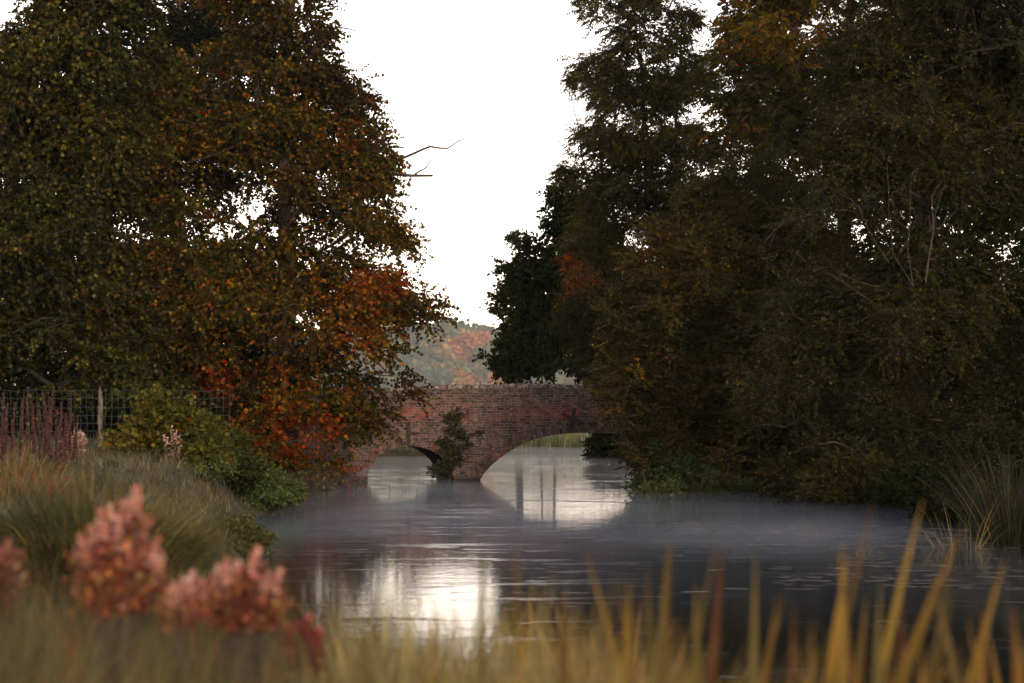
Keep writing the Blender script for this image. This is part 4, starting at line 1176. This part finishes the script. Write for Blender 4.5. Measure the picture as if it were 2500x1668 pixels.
for i, (px, py, lean, Yd, key) in enumerate(CAT):
    rg = np.random.default_rng(500 + i)
    tip = at(px, py, Yd); slope = lean / 200.0
    zg0 = float(ground_h(tip[0], Yd)); H = tip[2] - zg0
    foot = np.array([tip[0] - slope * H * .62, Yd + rg.normal() * .1, 0]); foot[2] = float(ground_h(foot[0], foot[1]))
    k = seen.get(key, 0); seen[key] = k + 1
    root = empty('cattail_plant', tuple(foot))
    tag(root, f'{CN[key]} cattail, {ordn(k)} of that colour counting from the bright reflection', 'cattail', 'cattails growing in front of the camera')
    nb = (3 if i % 3 else 4) + (4 if px > 1900 else 0)
    for b in range(nb):
        h = (tip[2] - foot[2]) * (1.0 if b == 0 else rg.uniform(.55, .86))
        ln = np.array([[(tip[0] - foot[0]) / h, .0]]) if b == 0 else np.array([[slope * .6 + rg.normal() * .17, rg.normal() * .10]])
        w_ = rg.uniform(.028, .042) * (1 if b == 0 else .8)
        V, Fc, kk = blades(np.array([foot + (0 if b == 0 else rg.normal(size=3) * np.array([.015, .03, 0])) - np.array([0, 0, .03])]), np.array([h + .03]), np.array([w_]), ln, np.array([0.0 if b == 0 else rg.choice([.03, .12, .35])]), rg, 8, taper=2.2)
        # face the blade roughly across the view and give it a keel
        c = pick(rg, 1, CC[key] if b == 0 else CC['g' if rg.uniform() < .4 else key]); C = np.repeat(c, len(V), 0)
        t = np.repeat(np.linspace(0, 1, 9), 2)[:, None] ** 3
        C = C * (1 - t * .3) + np.array([.17, .07, .015]) * t * .3
        V = V.copy().reshape(-1, 2, 3); cpt = V.mean(axis=1); tt_ = np.linspace(0, 1, 9); cpt[:, 0] += np.sin(tt_ * 3.1416) * rg.normal() * .035; hw = np.linalg.norm(V[:, 1] - V[:, 0], axis=1) / 2
        a_ = rg.normal() * .5; sdv = np.array([math.cos(a_), math.sin(a_), 0]); kv = np.array([-math.sin(a_), math.cos(a_), 0])
        W = np.stack([cpt - sdv * hw[:, None], cpt + kv * hw[:, None] * .35, cpt + sdv * hw[:, None]], 1).reshape(-1, 3)
        j = np.arange(8); Q = np.concatenate([np.stack([3 * j, 3 * j + 1, 3 * j + 4, 3 * j + 3], 1), np.stack([3 * j + 1, 3 * j + 2, 3 * j + 5, 3 * j + 4], 1)])
        C3 = np.repeat(C[::2], 3, axis=0)
        place(link('leaf', mesh_np('leaf', W, Q, np.clip(C3, .003, .8)), mat=M_GRASS), root)
    if key == 'r' and i % 2 == 0:
        pass

# little sticks standing in the water before the small arch
for k, (px, py0, py1) in enumerate(((951, 1183, 1203), (983, 1189, 1199), (990, 1186, 1197), (998, 1184, 1196), (1017, 1194, 1207), (903, 1187, 1206))):
    Yd = EYE / ((py1 - HY) / F); a, b = at(px, py1, Yd), at(px + (2 if k == 3 else 0), py0, Yd); a[2] = -.1
    o = link('reed_stick', mesh_np('reed_stick', *polyline_tube([a, (a + b) / 2 + np.array([.01, 0, 0]), b], [.012, .010, .006], 5)), mat=M_BARK)
    o.location = (0, 0, 0)
    tag(o, ('tallest thin stick poking out of the bright water before the small arch', 'short stick, second of the six in the bright water before the small arch', 'thin stick, third of the six in the bright water before the small arch',
            'stick with a bent side shoot in the bright water before the small arch', 'stick closest to the pier in the bright water before the small arch', 'stick standing next to the abutment under the maple boughs')[k], 'stick', 'sticks in the water before the small arch')

# ------------------------------------------------------------------ wire fence
fence = empty('wire_fence', (-8.0, 41.5, 1.1))
tag(fence, 'green wire netting fence with one lichened wooden post behind the purple-brown spikes', 'fence')
FA, FB = at(-160, 955, 43.2), at(560, 955, 44.2)
def fpt(t, z): p = FA * (1 - t) + FB * t; return np.array([p[0], p[1], 1.14 + z])
parts = []
for z in (.06, .19, .32, .46, .60, .74, .89, 1.06, 1.2):
    parts.append(polyline_tube([fpt(t, z + .012 * math.sin(t * 40)) for t in np.linspace(0, 1, 30)], [.0035] * 30, 4))
for k in range(48):
    t = k / 47; parts.append(polyline_tube([fpt(t + .0015 * math.sin(z * 5 + k), z) for z in np.linspace(.03, 1.2, 8)], [.003] * 8, 4))
place(link('wire_netting', mesh_np('wire_netting', *join(parts)), mat=M_WIRE), fence)
for t, lean in ((.565, -.05), (.01, .02)):
    a = fpt(t, -.1); b = fpt(t, 1.27) + np.array([lean, 0, 0])
    pts = [a + (b - a) * s_ + np.array([.012 * math.sin(s_ * 9), -.04, 0]) for s_ in np.linspace(0, 1, 9)]
    place(link('post', mesh_np('post', *polyline_tube(pts, [.055, .052, .05, .052, .047, .05, .046, .044, .02], 8), smooth=True), mat=M_POST), fence)

# ------------------------------------------------------------------ far hillside
rng = np.random.default_rng(9)
P_HILL = [(3, (.07, .10, .045)), (2, (.10, .11, .045)), (1, (.15, .12, .045))]
cl = []
for k in range(1000):
    x = rng.uniform(-62, 44); y = rng.uniform(330, 520)
    cl.append((x, y, float(ground_h(x, y)) + rng.uniform(1, 6.0)))
cl = np.array(cl); cr = rng.uniform(1.6, 3.2, len(cl)); ax = cl.copy(); ax[:, 2] -= 1
b_, d_, L_, ci = sprays(cl, cr, ax, rng, 16, 1.6, .1, .2)
p, dd, si = leaves_on(b_, d_, L_, rng, 7, .1, .1)
tone = (1 + .5 * nz(cl, .09, 2.0))[ci][si]
yel = (nz(cl, .11, 8.0) > .22)[ci][si]
c = pick(rng, len(p), P_HILL) * tone[:, None]; c[yel] = pick(rng, int(yel.sum()), [(2, (.24, .17, .05)), (1, (.14, .13, .05))])
tag(link('far_wood', leaf_mesh('far_wood', p, dd, rng.uniform(.5, 1.0, len(p)), np.clip(c, .003, .8), 'round', rng), mat=M_LEAF), kind='stuff')
tree('hill_tree', 'dark flat-topped tree on the skyline of the far hill', 'tree', [(786, 1072, 1100), (796, 1068, 1124), (808, 1064, 1140), (822, 1060, 1152), (834, 1062, 1150)], 470, 5, [(1105, 880), (1105, 800)], 60, [(2, (.03, .04, .022)), (1, (.045, .05, .03))], leaf='round', lsize=.9, per=14, nleaf=9, L=1.2, crad=1.5, r_trunk=.5, tip=.05, seed=31, twigs=False, dim=(.8, .75, .6))
tree('hill_tree', 'dull green tree at the edge of the far hill beside the alder', 'tree', [(832, 1172, 1200), (845, 1160, 1240), (880, 1160, 1260), (940, 1160, 1260)], 460, 5, [(1205, 950), (1205, 850)], 60, P_HILL, leaf='round', lsize=.9, per=14, nleaf=9, L=1.2, crad=1.6, r_trunk=.4, tip=.05, seed=32, twigs=False, dim=(.8, .75, .6))
tree('orange_tree', 'large orange autumn tree halfway up the far hill', 'tree', [(830, 1110, 1180), (848, 1100, 1184), (862, 1096, 1186), (874, 1102, 1130)], 400, 3.5, [(1145, 925), (1145, 845)], 50, [(3, (.55, .20, .07)), (2, (.40, .17, .07))], leaf='round', lsize=.6, per=14, nleaf=9, L=.9, crad=1.0, r_trunk=.35, tip=.04, seed=33, twigs=False, dim=(.8, .75, .6))
tree('orange_tree', 'low amber tree showing just above the parapet', 'tree', [(918, 1140, 1152), (926, 1122, 1164), (940, 1114, 1172), (965, 1112, 1174)], 330, 2.5, [(1143, 1005), (1143, 935)], 34, [(3, (.60, .26, .06)), (2, (.50, .30, .08))], leaf='round', lsize=.5, per=14, nleaf=9, L=.7, crad=.8, r_trunk=.25, tip=.03, seed=34, twigs=False, dim=(.8, .75, .6))
tree('orange_tree', 'small amber tree above the parapet next to the alder boughs', 'tree', [(918, 1202, 1212), (930, 1192, 1226), (960, 1188, 1230)], 335, 2.0, [(1208, 1005), (1208, 935)], 24, [(3, (.60, .26, .06)), (2, (.50, .30, .08))], leaf='round', lsize=.5, per=14, nleaf=9, L=.7, crad=.8, r_trunk=.25, tip=.03, seed=35, twigs=False, dim=(.8, .75, .6))
tree('orange_tree', 'smallest orange tree between the large orange tree and the parapet', 'tree', [(905, 1108, 1126), (914, 1110, 1126)], 350, 1.0, [(1117, 985), (1117, 912)], 9, [(3, (.60, .28, .06))], leaf='round', lsize=.4, per=12, nleaf=8, L=.5, crad=.55, r_trunk=.15, tip=.03, seed=36, twigs=False, dim=(.8, .75, .6))
# bare tree on the skyline
rg = np.random.default_rng(37); f0 = at(1185, 870, 470); parts = []
f0[2] = float(ground_h(f0[0], 470)) - .3
root = empty('bare_tree', tuple(f0)); tag(root, 'leafless twiggy tree against the sky on the far hill', 'tree')
place(link('trunk', mesh_np('trunk', *polyline_tube([f0, at(1185, 845, 470), at(1186, 825, 470)], [.3, .25, .12], 6)), mat=M_BARK), root)
for k in range(46):
    e = at(1185 + rg.normal() * 17, 800 + abs(rg.normal()) * 14, 470 + rg.normal() * 2); s0 = at(1185, 848 - rg.uniform(0, 18), 470)
    m = s0 * .4 + e * .6 + np.array([(e[0] - s0[0]) * .15, 0, -.2]); parts.append(polyline_tube([s0, m, e], [.10, .06, .03], 4))
place(link('branches', mesh_np('branches', *join(parts)), mat=plain_mat('pinkish_twigs', (.14, .08, .07), (.24, .14, .12), 5)), root)

# ------------------------------------------------------------------ air and mist
def box_mesh(name, a, b):
    mb = MB(); a, b = np.array(a, float), np.array(b, float); mb.box((a + b) / 2, b - a); return mb.mesh(name)
tag(link('haze', box_mesh('haze', (-1520, -70, -3), (1520, 2650, 34)), mat=volume_mat('haze_air', .00010, (.80, .88, .95))), kind='stuff')

tag(link('valley_mist', box_mesh('valley_mist', (-300, 140, -1), (300, 325, 24)), mat=volume_mat('valley_mist_air', .0011, (.84, .90, .92))), kind='stuff')

def mist_blob(cx, cy, rx, ry, rz, seed):
    rg = np.random.default_rng(seed); nu, nv = 40, 14; V = []
    for j in range(nv + 1):
        ph = math.pi / 2 * j / nv
        for i in range(nu):
            th = 2 * math.pi * i / nu
            w = 1 + .22 * noise.noise(Vector((math.cos(th) * 1.5 + seed, math.sin(th) * 1.5, ph)))
            V.append((cx + rx * w * math.cos(th) * math.cos(ph), cy + ry * w * math.sin(th) * math.cos(ph), .012 + rz * w * math.sin(ph)))
    Q = [(j * nu + i, j * nu + (i + 1) % nu, (j + 1) * nu + (i + 1) % nu, (j + 1) * nu + i) for j in range(nv) for i in range(nu)]
    b = len(V); V.append((cx, cy, .012)); T = [((i + 1) % nu, i, b) for i in range(nu)]
    return np.array(V), np.array(Q), np.array(T)

V, Q, T, b = [], [], [], 0
for a in ((-1.5, 82, 7, 12, 1.0, 1), (1.5, 100, 5, 16, .9, 2), (-6, 90, 7, 7, .8, 3)):
    v, q_, t_ = mist_blob(*a); V.append(v); Q.append(q_ + b); T.append(t_ + b); b += len(v)
for nm, blobs, mt in (('river_mist', ((-1.5, 84, 7.5, 11.5, .45, 1), (1.5, 106, 5.5, 14, .42, 2)), volume_mat('river_mist_far', .013, (.95, .93, .93), .3)),
                      ('river_mist', [(-.8, 53, 4.0, 12, .30, 4), (1.5, 38, 6.5, 17, .20, 5), (4.2, 47, 4.5, 10, .22, 8), (-3.8, 60, 2.8, 8, .6, 6)]
                       + [(random.uniform(-4.5, 6.5), random.uniform(34, 67), random.uniform(1.4, 3.0), random.uniform(2.0, 5.0), random.uniform(.10, .30), 20 + k) for k in range(16)],
                       volume_mat('river_mist_near', .0125, (.68, .77, .96), .3))):
    for bl in blobs:
        v, q_, t_ = mist_blob(*bl)
        o = link(nm, mesh_np(nm, v, [q_, t_]), mat=mt); tag(o, kind='stuff')
